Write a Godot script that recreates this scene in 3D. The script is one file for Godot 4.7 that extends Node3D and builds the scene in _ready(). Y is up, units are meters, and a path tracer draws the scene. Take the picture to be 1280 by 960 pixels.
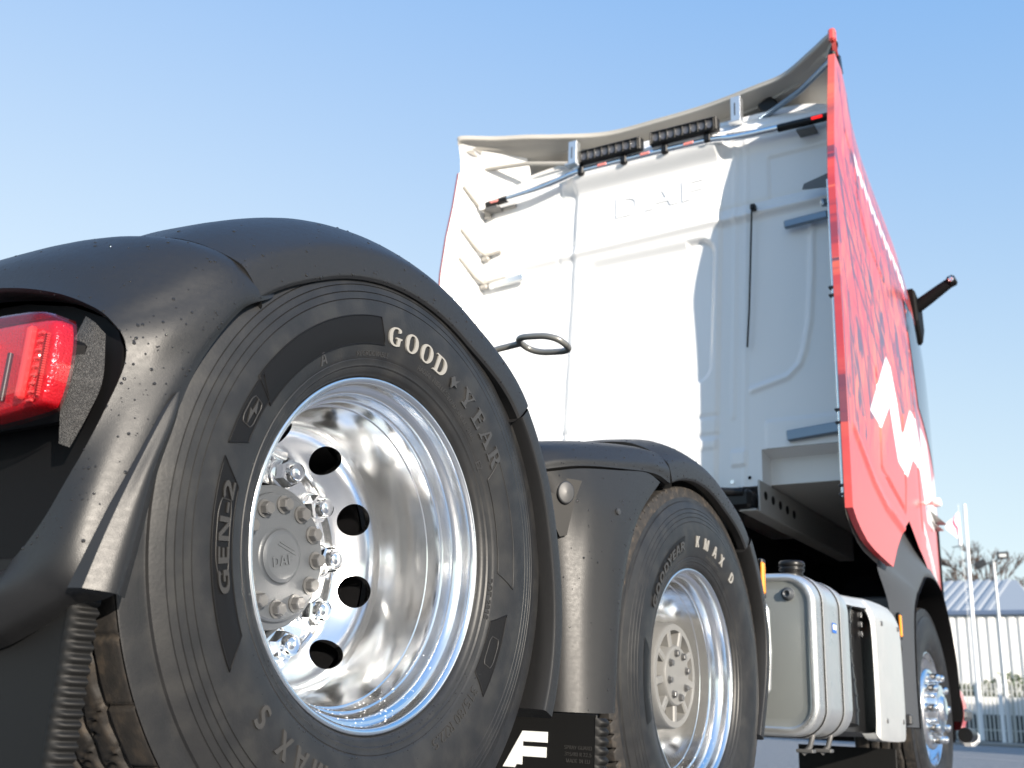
extends Node3D

# ------------------------------------------------------------------ mesh builder
class MB:
	var v := PackedVector3Array()
	var n := PackedVector3Array()
	var t := PackedVector2Array()
	var ix := PackedInt32Array()

	func vert(p: Vector3, nn: Vector3, uv := Vector2.ZERO) -> int:
		v.append(p); n.append(nn); t.append(uv)
		return v.size() - 1

	func tri(a: int, b: int, c: int) -> void:
		var g := (v[b] - v[a]).cross(v[c] - v[a])
		if g.length_squared() < 1e-18:
			return
		if g.dot(n[a] + n[b] + n[c]) < 0.0:
			ix.append(a); ix.append(b); ix.append(c)
		else:
			ix.append(a); ix.append(c); ix.append(b)

	func flat(pts: Array, uvs = null) -> void:          # a flat convex polygon
		var nn: Vector3 = (pts[1] - pts[0]).cross(pts[2] - pts[0]).normalized()
		var b := v.size()
		for k in pts.size():
			vert(pts[k], nn, uvs[k] if uvs else Vector2.ZERO)
		for k in range(1, pts.size() - 1):
			tri(b, b + k, b + k + 1)

	func grid(rows: Array, closed_u := false, closed_v := false, flip := false, uvs = null) -> void:
		var nu := rows.size()
		var nv: int = rows[0].size()
		var b := v.size()
		var s := -1.0 if flip else 1.0
		for i in nu:
			var up: PackedVector3Array = rows[(i + 1) % nu if closed_u else mini(i + 1, nu - 1)]
			var dn: PackedVector3Array = rows[(i - 1 + nu) % nu if closed_u else maxi(i - 1, 0)]
			var me: PackedVector3Array = rows[i]
			for j in nv:
				var e: Vector3 = up[j] - dn[j]
				var w: Vector3 = me[(j + 1) % nv if closed_v else mini(j + 1, nv - 1)] - me[(j - 1 + nv) % nv if closed_v else maxi(j - 1, 0)]
				var c := e.cross(w)
				if c.length_squared() < 1e-20:
					c = Vector3.UP
				v.append(me[j]); n.append(c.normalized() * s)
				t.append(uvs[i][j] if uvs else Vector2(float(i) / maxi(nu - 1, 1), float(j) / maxi(nv - 1, 1)))
		for i in (nu if closed_u else nu - 1):
			for j in (nv if closed_v else nv - 1):
				var a := b + i * nv + j
				var a2 := b + i * nv + (j + 1) % nv
				var c2 := b + ((i + 1) % nu) * nv + j
				var d := b + ((i + 1) % nu) * nv + (j + 1) % nv
				tri(a, a2, d); tri(a, d, c2)

	# a profile of (x, r) turned about an axis along x through c; corners sharper than 32 degrees stay sharp
	func lathe(prof: Array, seg: int, c: Vector3, a0 := 0.0, a1 := TAU) -> void:
		var full := absf(a1 - a0 - TAU) < 1e-4
		var run: Array = [prof[0]]
		for k in range(1, prof.size()):
			run.append(prof[k])
			var cut := k == prof.size() - 1
			if not cut:
				var d1: Vector2 = (prof[k] - prof[k - 1]).normalized()
				var d2: Vector2 = (prof[k + 1] - prof[k]).normalized()
				cut = d1.dot(d2) < 0.848
			if cut:
				var rows := []
				for p in run:
					var row := PackedVector3Array()
					for j in (seg if full else seg + 1):
						var a := a0 + (a1 - a0) * j / seg
						row.append(c + Vector3(p.x, p.y * cos(a), p.y * sin(a)))
					rows.append(row)
				grid(rows, false, full)
				run = [prof[k]]

	# a box with chamfered edges
	func box(c: Vector3, s: Vector3, ch := 0.0, bs := Basis.IDENTITY) -> void:
		var h := s * 0.5
		var k := minf(ch, minf(h.x, minf(h.y, h.z)) * 0.98)
		var P := func(sx: float, sy: float, sz: float, ax: int) -> Vector3:
			var q := Vector3(sx * (h.x - (0.0 if ax == 0 else k)), sy * (h.y - (0.0 if ax == 1 else k)), sz * (h.z - (0.0 if ax == 2 else k)))
			return c + bs * q
		for s0 in [-1.0, 1.0]:
			flat([P.call(s0, -1, -1, 0), P.call(s0, 1, -1, 0), P.call(s0, 1, 1, 0), P.call(s0, -1, 1, 0)])
			flat([P.call(-1, s0, -1, 1), P.call(1, s0, -1, 1), P.call(1, s0, 1, 1), P.call(-1, s0, 1, 1)])
			flat([P.call(-1, -1, s0, 2), P.call(1, -1, s0, 2), P.call(1, 1, s0, 2), P.call(-1, 1, s0, 2)])
		if k > 0.0:
			for a in [-1.0, 1.0]:
				for b2 in [-1.0, 1.0]:
					flat([P.call(a, b2, -1, 0), P.call(a, b2, 1, 0), P.call(a, b2, 1, 1), P.call(a, b2, -1, 1)])
					flat([P.call(a, -1, b2, 0), P.call(a, 1, b2, 0), P.call(a, 1, b2, 2), P.call(a, -1, b2, 2)])
					flat([P.call(-1, a, b2, 1), P.call(1, a, b2, 1), P.call(1, a, b2, 2), P.call(-1, a, b2, 2)])
					for d in [-1.0, 1.0]:
						flat([P.call(a, b2, d, 0), P.call(a, b2, d, 1), P.call(a, b2, d, 2)])
		fix_out(c)

	func fix_out(_c: Vector3) -> void:
		pass

	func tube(path: Array, r: float, seg := 12, caps := true, r2 := -1.0) -> void:
		var rows := []
		var m := path.size()
		var d0: Vector3 = (path[1] - path[0]).normalized()
		var side := d0.cross(Vector3.UP if absf(d0.y) < 0.9 else Vector3.RIGHT).normalized()
		for i in m:
			var d: Vector3 = ((path[mini(i + 1, m - 1)] - path[i]).normalized() + (path[i] - path[maxi(i - 1, 0)]).normalized()).normalized()
			side = (side - d * side.dot(d)).normalized()
			var up := side.cross(d)
			var rr := r if r2 < 0.0 else lerpf(r, r2, float(i) / (m - 1))
			var row := PackedVector3Array()
			for j in seg:
				var a := TAU * j / seg
				row.append(path[i] + (side * cos(a) + up * sin(a)) * rr)
			rows.append(row)
		grid(rows, false, true)
		if caps:
			for e in [0, m - 1]:
				var pl := []
				for q in rows[e]:
					pl.append(q)
				flat(pl)

	# a flat outline (o + ux * x + uy * y) given depth
	func prism(poly: PackedVector2Array, o: Vector3, ux: Vector3, uy: Vector3, depth: Vector3, ch := 0.0) -> void:
		var inner := poly
		if ch > 0.0:
			var off := Geometry2D.offset_polygon(poly, -ch)
			if off.size() == 1 and off[0].size() == poly.size():
				# offset may start elsewhere: match by nearest point
				var got: PackedVector2Array = off[0]
				inner = PackedVector2Array()
				for p in poly:
					var best := 0
					for k in got.size():
						if got[k].distance_squared_to(p) < got[best].distance_squared_to(p):
							best = k
					inner.append(got[best])
			else:
				ch = 0.0
		var dn := depth.normalized()
		var D := depth - dn * ch
		var tr := Geometry2D.triangulate_polygon(inner)
		var b := v.size()
		for p in inner:
			vert(o + ux * p.x + uy * p.y + depth, dn, p)
		for k in range(0, tr.size(), 3):
			tri(b + tr[k], b + tr[k + 1], b + tr[k + 2])
		var tr0 := Geometry2D.triangulate_polygon(poly)
		b = v.size()
		for p in poly:
			vert(o + ux * p.x + uy * p.y, -dn, p)
		for k in range(0, tr0.size(), 3):
			tri(b + tr0[k], b + tr0[k + 1], b + tr0[k + 2])
		for k in poly.size():
			var p := poly[k]
			var q := poly[(k + 1) % poly.size()]
			var A := o + ux * p.x + uy * p.y
			var B := o + ux * q.x + uy * q.y
			flat([A, B, B + D, A + D])
			if ch > 0.0:
				var p2 := inner[k]
				var q2 := inner[(k + 1) % poly.size()]
				flat([A + D, B + D, o + ux * q2.x + uy * q2.y + depth, o + ux * p2.x + uy * p2.y + depth])

	# smooth surface through a net of control points
	func patch(ctrl: Array, nu: int, nv: int, flip := false, uvf = null) -> void:
		var rows := []
		var uvs := []
		var mu := ctrl.size()
		var mv: int = ctrl[0].size()
		for i in nu + 1:
			var fu := float(i) / nu * (mu - 1)
			var a := mini(int(fu), mu - 2)
			var row := PackedVector3Array()
			var uvr := PackedVector2Array()
			for j in nv + 1:
				var fv := float(j) / nv * (mv - 1)
				var b := mini(int(fv), mv - 2)
				var q := []
				for k in range(-1, 3):
					var R: Array = ctrl[clampi(a + k, 0, mu - 1)]
					var p1: Vector3 = R[b]
					var p2: Vector3 = R[b + 1]
					var p0: Vector3 = R[b - 1] if b > 0 else p1 * 2.0 - p2
					var p3: Vector3 = R[b + 2] if b + 2 < mv else p2 * 2.0 - p1
					q.append(cr(p0, p1, p2, p3, fv - b))
				if a == 0:
					q[0] = q[1] * 2.0 - q[2]
				if a + 2 > mu - 1:
					q[3] = q[2] * 2.0 - q[1]
				var pt := cr(q[0], q[1], q[2], q[3], fu - a)
				row.append(pt)
				uvr.append(uvf.call(pt) if uvf else Vector2(fu, fv))
			rows.append(row); uvs.append(uvr)
		grid(rows, false, false, flip, uvs)

	static func cr(p0: Vector3, p1: Vector3, p2: Vector3, p3: Vector3, f: float) -> Vector3:
		return 0.5 * (2.0 * p1 + (p2 - p0) * f + (2.0 * p0 - 5.0 * p1 + 4.0 * p2 - p3) * f * f + (3.0 * p1 - p0 - 3.0 * p2 + p3) * f * f * f)

	func mesh() -> ArrayMesh:
		var a := []
		a.resize(Mesh.ARRAY_MAX)
		a[Mesh.ARRAY_VERTEX] = v; a[Mesh.ARRAY_NORMAL] = n; a[Mesh.ARRAY_TEX_UV] = t; a[Mesh.ARRAY_INDEX] = ix
		var m := ArrayMesh.new()
		m.add_surface_from_arrays(Mesh.PRIMITIVE_TRIANGLES, a)
		return m

# ------------------------------------------------------------------ nodes
var used := {}
func numbered(called: String) -> String:
	var k: int = used.get(called, 0)
	used[called] = k + 1
	return called if k == 0 else "%s_%03d" % [called, k]

func group(called: String, parent: Node) -> Node3D:
	var o := Node3D.new()
	o.name = called
	parent.add_child(o, true)
	return o

func put(called: String, mb: MB, mat: Material, parent: Node = self) -> MeshInstance3D:
	var o := MeshInstance3D.new()
	o.name = called
	o.mesh = mb.mesh()
	o.material_override = mat
	parent.add_child(o, true)
	return o

func tag(o: Node, label: String, category: String, grp := "") -> void:
	o.set_meta("label", label); o.set_meta("category", category)
	if grp: o.set_meta("group", grp)

func thing(called: String, label: String, category: String, at := Vector3.ZERO, grp := "") -> Node3D:
	var o := Node3D.new()
	o.name = numbered(called)
	add_child(o)
	o.position = at
	tag(o, label, category, grp)
	return o

# ------------------------------------------------------------------ materials
var M := {}
func noise_tex(freq: float, normal := false, bump := 4.0, ramp = null, size := 512, octaves := 4, sd := 1) -> NoiseTexture2D:
	var f := FastNoiseLite.new()
	f.seed = sd; f.frequency = freq; f.fractal_octaves = octaves
	f.noise_type = FastNoiseLite.TYPE_SIMPLEX_SMOOTH
	var t := NoiseTexture2D.new()
	t.width = size; t.height = size; t.seamless = true
	t.noise = f
	if normal:
		t.as_normal_map = true; t.bump_strength = bump
	if ramp:
		var g := Gradient.new()
		g.offsets = PackedFloat32Array(ramp[0]); g.colors = PackedColorArray(ramp[1])
		t.color_ramp = g
	return t

func lin(r: float, g: float, b: float) -> Color:
	return Color(r, g, b).linear_to_srgb()

func mat(c: Color, rough: float, metal := 0.0) -> StandardMaterial3D:
	var m := StandardMaterial3D.new()
	m.albedo_color = c; m.roughness = rough; m.metallic = metal
	return m

func tri(m: StandardMaterial3D, scale: float) -> void:
	m.uv1_triplanar = true
	m.uv1_scale = Vector3.ONE * scale

func make_materials() -> void:
	var grain := noise_tex(0.09, true, 5.0, null, 512, 3, 3)
	var m := mat(lin(0.0125, 0.0125, 0.013), 0.48)
	m.metallic_specular = 0.5
	m.normal_enabled = true; m.normal_texture = grain; m.normal_scale = 0.24; tri(m, 14.0)
	m.roughness_texture = noise_tex(0.012, false, 1, [[0.2, 0.8], [Color(0.84, 0.84, 0.84), Color(1, 1, 1)]], 512, 5, 9)
	M.plastic = m
	m = mat(Color.WHITE, 0.47)
	m.metallic_specular = 0.5
	m.albedo_texture = noise_tex(0.006, false, 1, [[0.2, 0.5, 0.82], [lin(0.009, 0.0092, 0.0102), lin(0.0125, 0.0126, 0.0132), lin(0.020, 0.0195, 0.0188)]], 1024, 6, 5)
	m.normal_enabled = true; m.normal_texture = noise_tex(0.12, true, 3.0, null, 512, 3, 8); m.normal_scale = 0.07; tri(m, 2.4)
	M.rubber = m
	m = mat(Color.WHITE, 0.7)
	m.albedo_texture = noise_tex(0.009, false, 1, [[0.25, 0.6, 0.85], [lin(0.012, 0.011, 0.0105), lin(0.022, 0.019, 0.0165), lin(0.058, 0.045, 0.033)]], 1024, 6, 15)
	m.normal_enabled = true; m.normal_texture = noise_tex(0.08, true, 5.0, null, 512, 4, 18); m.normal_scale = 0.14; tri(m, 3.0)
	M.tread = m
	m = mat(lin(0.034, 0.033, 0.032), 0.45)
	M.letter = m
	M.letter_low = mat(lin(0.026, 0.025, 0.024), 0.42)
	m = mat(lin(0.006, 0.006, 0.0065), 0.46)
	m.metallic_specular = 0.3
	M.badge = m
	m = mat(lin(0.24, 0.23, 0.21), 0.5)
	M.letter_pale = m  # bare rubber with the sun highlight put into its colour
	m = mat(lin(0.96, 0.965, 0.97), 0.19, 1.0)
	m.roughness_texture = noise_tex(0.01, false, 1, [[0.2, 0.8], [Color(0.7, 0.7, 0.7), Color(1, 1, 1)]], 512, 5, 19)
	m.normal_enabled = true; m.normal_texture = noise_tex(0.006, true, 6.0, null, 512, 3, 28); m.normal_scale = 0.10; tri(m, 2.0)
	M.alloy = m
	M.chrome = mat(lin(0.88, 0.88, 0.88), 0.06, 1.0)
	m = mat(lin(0.072, 0.079, 0.088), 0.40, 0.15)
	m.normal_enabled = true; m.normal_texture = grain; m.normal_scale = 0.12; tri(m, 6.0)
	M.hub = m
	m = mat(lin(0.12, 0.12, 0.12), 0.36, 0.4)
	m.normal_enabled = true; m.normal_texture = grain; m.normal_scale = 0.1; tri(m, 6.0)
	M.steel = m
	m = mat(lin(0.76, 0.765, 0.765), 0.26)
	m.clearcoat_enabled = true; m.clearcoat = 0.5; m.clearcoat_roughness = 0.08
	M.white = m
	m = mat(lin(0.35, 0.335, 0.305), 0.5)
	m.normal_enabled = true; m.normal_texture = noise_tex(0.02, true, 3.0, null, 512, 4, 31); m.normal_scale = 0.15; tri(m, 1.5)
	M.grp = m
	m = mat(lin(0.72, 0.73, 0.72), 0.36, 0.85)
	m.roughness_texture = noise_tex(0.008, false, 1, [[0.2, 0.8], [Color(0.75, 0.75, 0.75), Color(1, 1, 1)]], 512, 5, 41); tri(m, 2.0)
	M.tank = m
	m = mat(lin(0.66, 0.66, 0.65), 0.42, 0.55)
	m.roughness_texture = M.tank.roughness_texture; tri(m, 1.5)
	m.albedo_color = lin(0.56, 0.57, 0.565)
	M.cover = m
	M.dark = mat(lin(0.0045, 0.0045, 0.005), 0.6)
	M.dark.metallic_specular = 0.25
	M.dark_satin = mat(lin(0.006, 0.006, 0.0065), 0.42)
	M.dark_satin.metallic_specular = 0.35
	M.black = mat(lin(0.008, 0.008, 0.0085), 0.34)
	M.black.metallic_specular = 0.4
	M.gray_plastic = mat(lin(0.05, 0.054, 0.06), 0.42)
	M.floor_paint = mat(lin(0.40, 0.39, 0.37), 0.55)
	m = mat(lin(0.60, 0.072, 0.060), 0.3); m.clearcoat_enabled = true; m.clearcoat = 0.6; m.clearcoat_roughness = 0.1
	M.red = m
	m = mat(lin(0.70, 0.010, 0.022), 0.2, 0.45)
	m.normal_enabled = true; m.normal_texture = noise_tex(0.05, true, 8.0, null, 512, 2, 71); m.normal_scale = 0.6; tri(m, 8.0); M.lens_in = m
	m = mat(Color(0.55, 0.0, 0.02, 0.16), 0.03); m.transparency = BaseMaterial3D.TRANSPARENCY_ALPHA; M.lens_out = m
	m = mat(lin(0.95, 0.05, 0.04), 0.3); m.emission_enabled = true; m.emission = Color(1.0, 0.07, 0.04); m.emission_energy_multiplier = 0.6; M.marker = m
	M.amber = mat(lin(0.80, 0.26, 0.02), 0.2)
	m = mat(lin(0.012, 0.014, 0.018), 0.05); M.glass = m
	m = mat(lin(0.10, 0.10, 0.11), 0.08, 0.3); M.led = m
	M.flood = mat(lin(0.75, 0.75, 0.72), 0.2)
	m = mat(lin(0.92, 0.94, 0.95), 0.02)
	m.refraction_enabled = true; m.refraction_scale = 0.033; M.bead_bright = m
	M.bead = mat(lin(0.016, 0.016, 0.017), 0.03)
	M.print_white = mat(lin(0.78, 0.80, 0.79), 0.5)
	M.flap = mat(lin(0.007, 0.007, 0.007), 0.55)
	M.flap.metallic_specular = 0.35
	m = mat(Color.WHITE, 0.66)
	m.albedo_texture = noise_tex(0.02, false, 1, [[0.2, 0.5, 0.8], [lin(0.15, 0.155, 0.165), lin(0.19, 0.195, 0.205), lin(0.24, 0.245, 0.25)]], 1024, 6, 51)
	m.normal_enabled = true; m.normal_texture = noise_tex(0.2, true, 6.0, null, 512, 3, 53); m.normal_scale = 0.5; tri(m, 0.5)
	M.asphalt = m
	M.hub_pale = mat(lin(0.185, 0.183, 0.175), 0.45, 0.1)
	m = mat(lin(0.022, 0.022, 0.022), 0.5)
	m.normal_enabled = true; m.normal_texture = noise_tex(0.16, true, 9.0, null, 512, 2, 61); m.normal_scale = 0.8; tri(m, 7.0)
	M.gritty = m
	m = mat(lin(0.72, 0.05, 0.05), 0.15); M.lens_pink = m
	M.gray_dark = mat(lin(0.035, 0.036, 0.038), 0.45)
	m = mat(lin(0.40, 0.02, 0.025), 0.35); M.red_dark = m
	M.seal = mat(lin(0.22, 0.22, 0.21), 0.6)
	M.bracket = mat(lin(0.20, 0.26, 0.33), 0.35, 0.7)
	M.rod = mat(lin(0.62, 0.72, 0.78), 0.22, 0.9)
	M.marker_off = mat(lin(0.75, 0.25, 0.22), 0.25)
	M.stay = mat(lin(0.66, 0.68, 0.70), 0.3, 0.85)
	M.strap = mat(lin(0.60, 0.61, 0.61), 0.4, 0.8)
	M.tank_end = mat(lin(0.42, 0.44, 0.42), 0.42, 0.75)
	M.blue = mat(lin(0.03, 0.12, 0.42), 0.5)
	M.handle = mat(lin(0.20, 0.20, 0.19), 0.35, 0.5)
	M.kerb = mat(lin(0.30, 0.29, 0.27), 0.9)
	M.worn_paint = mat(lin(0.42, 0.42, 0.42), 0.8)
	M.pole_gray = mat(lin(0.55, 0.57, 0.58), 0.5, 0.3)
	M.galv = mat(lin(0.52, 0.52, 0.48), 0.55, 0.2)
	M.shade_base = mat(lin(0.035, 0.04, 0.045), 0.8)  # dark tone stands for the shade below the white band
	M.white_wall = mat(lin(0.80, 0.79, 0.77), 0.7)
	m = mat(Color.WHITE, 0.7); m.vertex_color_use_as_albedo = true; m.backlight = lin(0.25, 0.28, 0.1); M.leaf = m
	M.cladding = mat(lin(0.70, 0.695, 0.675), 0.5)
	M.gutter = mat(lin(0.10, 0.14, 0.22), 0.5)
	M.roof_sheet = mat(lin(0.36, 0.38, 0.40), 0.5, 0.2)
	M.bark = mat(lin(0.10, 0.07, 0.055), 0.9)
	M.hedge_core = mat(lin(0.022, 0.028, 0.012), 0.9)
	M.flag = flag_material()

func flag_material() -> StandardMaterial3D:
	var img := Image.create(128, 192, true, Image.FORMAT_RGB8)
	img.fill(lin(0.78, 0.78, 0.80))
	for j in 192:
		for i in 128:
			var d := absf((j - 96) * 0.8) + 20.0
			if i > d and i < d + 24 and d < 92: img.set_pixel(i, j, lin(0.70, 0.03, 0.10))
	var m := mat(Color.WHITE, 0.8)
	m.albedo_texture = ImageTexture.create_from_image(img)
	m.backlight = Color(0.5, 0.5, 0.5)
	return m

# ------------------------------------------------------------------ lettering
var fonts := {}
func font(bold: bool, serif := false) -> Font:
	var key := str(bold) + str(serif)
	if not fonts.has(key):
		var f := SystemFont.new()
		f.font_names = PackedStringArray(["Droid Serif" if serif else "Droid Sans"])
		f.font_weight = 700 if bold else 400
		fonts[key] = f
	return fonts[key]

func text_arrays(s: String, h: float, depth: float, bold := true, serif := false) -> Array:
	var tm := TextMesh.new()
	tm.text = s; tm.font = font(bold, serif); tm.font_size = 64
	tm.pixel_size = h / 46.0; tm.depth = depth; tm.curve_step = 1.0
	return tm.surface_get_arrays(0) if tm.get_surface_count() > 0 else []

# letters bent round a wheel, read from outside: angle 0 is the top and grows clockwise (towards the truck's front)
func arc_text(mb: MB, s: String, deg: float, r: float, h: float, x: float, depth: float, c: Vector3, wide := 1.0, bold := true, serif := false, on_tyre := false) -> void:
	var a := text_arrays(s, h, depth, bold, serif)
	if a.is_empty():
		return
	var V: PackedVector3Array = a[Mesh.ARRAY_VERTEX]
	var N: PackedVector3Array = a[Mesh.ARRAY_NORMAL]
	var lo := Vector3(1e9, 1e9, 0)
	var hi := -lo
	for p in V:
		lo = lo.min(p); hi = hi.max(p)
	var mid := (lo + hi) * 0.5
	var b := mb.v.size()
	for k in V.size():
		var ph := deg_to_rad(deg) + (V[k].x - mid.x) * wide / r
		var rr := r + (V[k].y - mid.y)
		var base: float = sidewall_x(rr) if on_tyre else 0.0
		var tangent := Vector3(0, -sin(ph), -cos(ph))
		var radial := Vector3(0, cos(ph), -sin(ph))
		mb.vert(c + Vector3(x + base + V[k].z + depth * 0.5, 0, 0) + radial * rr, (tangent * N[k].x + radial * N[k].y + Vector3.RIGHT * N[k].z).normalized())
	var I: PackedInt32Array = a[Mesh.ARRAY_INDEX] if a[Mesh.ARRAY_INDEX] != null else PackedInt32Array(range(V.size()))
	for k in range(0, I.size(), 3):
		mb.tri(b + I[k], b + I[k + 1], b + I[k + 2])

func flat_text(mb: MB, s: String, o: Vector3, ux: Vector3, uy: Vector3, h: float, depth: float, wide := 1.0, bold := true) -> void:
	var a := text_arrays(s, h, depth, bold)
	if a.is_empty():
		return
	var V: PackedVector3Array = a[Mesh.ARRAY_VERTEX]
	var N: PackedVector3Array = a[Mesh.ARRAY_NORMAL]
	var uz := ux.cross(uy)
	var b := mb.v.size()
	for k in V.size():
		mb.vert(o + ux * V[k].x * wide + uy * V[k].y + uz * (V[k].z + depth * 0.5), (ux * N[k].x + uy * N[k].y + uz * N[k].z).normalized())
	var I: PackedInt32Array = a[Mesh.ARRAY_INDEX] if a[Mesh.ARRAY_INDEX] != null else PackedInt32Array(range(V.size()))
	for k in range(0, I.size(), 3):
		mb.tri(b + I[k], b + I[k + 1], b + I[k + 2])

func P2(list: Array) -> Array:
	var out := []
	for k in range(0, list.size(), 2):
		out.append(Vector2(list[k], list[k + 1]))
	return out

func V3(list: Array) -> Array:
	var out := []
	for k in range(0, list.size(), 3):
		out.append(Vector3(list[k], list[k + 1], list[k + 2]))
	return out

# ------------------------------------------------------------------ wheels
const SIDEWALL := [-0.012, 0.299, -0.001, 0.3015, 0.005, 0.3045, 0.008, 0.309, 0.0095, 0.3155, 0.0122, 0.318, 0.0125, 0.322, 0.015, 0.328, 0.0142, 0.3295, 0.0165, 0.333, 0.017, 0.335, 0.022, 0.35, 0.0265, 0.37, 0.0285, 0.392, 0.029, 0.412, 0.0278, 0.429, 0.026, 0.43, 0.0274, 0.4311, 0.0259, 0.442, 0.0241, 0.443, 0.0255, 0.4441, 0.0237, 0.4545, 0.0219, 0.4555, 0.0233, 0.4566, 0.0205, 0.4665, 0.0187, 0.4675, 0.0201, 0.4686, 0.0162, 0.48, 0.0125, 0.4885, 0.0085, 0.4905, 0.0072, 0.494, 0.0066, 0.502]

func sidewall_x(r: float) -> float:
	for k in range(0, SIDEWALL.size() - 2, 2):
		if r >= SIDEWALL[k + 1] and r <= SIDEWALL[k + 3]:
			return lerpf(SIDEWALL[k], SIDEWALL[k + 2], (r - SIDEWALL[k + 1]) / (SIDEWALL[k + 3] - SIDEWALL[k + 1]))
	return 0.0

func tyre(c: Vector3, drive: bool, parent: Node, cols: int) -> void:
	var mb := MB.new()
	mb.lathe(P2(SIDEWALL), 200, c)
	if not drive: mb.lathe(P2([0.0066, 0.502, 0.005, 0.515, 0.0022, 0.5285, 0.0008, 0.5305]), 200, c)
	var inner := []
	var pts := P2(SIDEWALL)
	pts.reverse()
	for p in pts:
		inner.append(Vector2(-0.285 - p.x, p.y))
	mb.lathe(inner, 96, c)
	put("tyre", mb, M.rubber, parent)
	drops_on(parent, mb, 150, 41, func(p: Vector3, nn: Vector3) -> bool: return p.y < c.y - 0.18 and p.x > c.x and Vector2(p.y - c.y, p.z - c.z).length() < 0.36, 0.0007, 0.0017, c + Vector3(2, 0, 0), -1.0)
	# the tread: ribs and grooves across, cuts round it
	var tr := MB.new()
	var prof := [[0.0065, 0.502, 0], [0.004, 0.515, 1], [0.001, 0.527, 1], [-0.0015, 0.531, 2], [-0.005, 0.533, 2], [-0.02, 0.5345, 2], [-0.046, 0.536, 2]]
	if not drive: prof = prof.slice(3)
	var gx := [-0.048, -0.100, -0.152, -0.204]
	var x0 := -0.285
	for k in gx.size():
		var g: float = gx[k]
		prof.append_array([[g - 0.001, 0.5355, 2], [g - 0.003, 0.521, 4], [g - 0.010, 0.521, 4], [g - 0.012, 0.537, 3], [g - 0.024, 0.538, 3], [g - 0.036, 0.538, 3], [g - 0.049, 0.537, 3]])
	prof[prof.size() - 1] = [-0.262, 0.5355, 2]
	prof.append_array([[-0.280, 0.533, 2], [x0 - 0.0015, 0.527, 2], [x0 - 0.0065, 0.502, 0]])
	var rows := []
	for q in prof:
		var row := PackedVector3Array()
		for j in cols:
			var a := TAU * j / cols
			var r: float = q[1]
			if drive:
				if q[2] == 1 or q[2] == 2:
					if j % 8 == 0: r -= 0.013 if q[2] == 2 else 0.0045
				elif q[2] == 3 and (j + int(q[0] * 400)) % 8 == 0: r -= 0.012
			else:
				if q[2] == 2 and j % 20 == 0: r -= 0.005
				elif q[2] == 3 and (j + int(q[0] * 260)) % 14 == 0: r -= 0.006
			var zig := 0.0 if q[2] < 3 else 0.0035 * (absf(fmod(float(j), 12.0) - 6.0) / 3.0 - 1.0)
			row.append(c + Vector3(q[0] + zig, r * cos(a), r * sin(a)))
		rows.append(row)
	tr.grid(rows, false, true)
	put("tread", tr, M.tread, parent)

func dish_prof(s: float, path: Array) -> Vector2:
	for k in path.size() - 1:
		var d: float = path[k].distance_to(path[k + 1])
		if s <= d or k == path.size() - 2:
			return path[k].lerp(path[k + 1], clampf(s / d, 0.0, 1.0))
		s -= d
	return path[-1]

func smooth_path(pts: Array, n: int) -> Array:
	var out := []
	for k in pts.size() - 1:
		var p0: Vector2 = pts[maxi(k - 1, 0)]
		var p3: Vector2 = pts[mini(k + 2, pts.size() - 1)]
		for j in n:
			out.append(pts[k].cubic_interpolate(pts[k + 1], p0, p3, float(j) / n))
	out.append(pts[-1])
	return out

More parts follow.
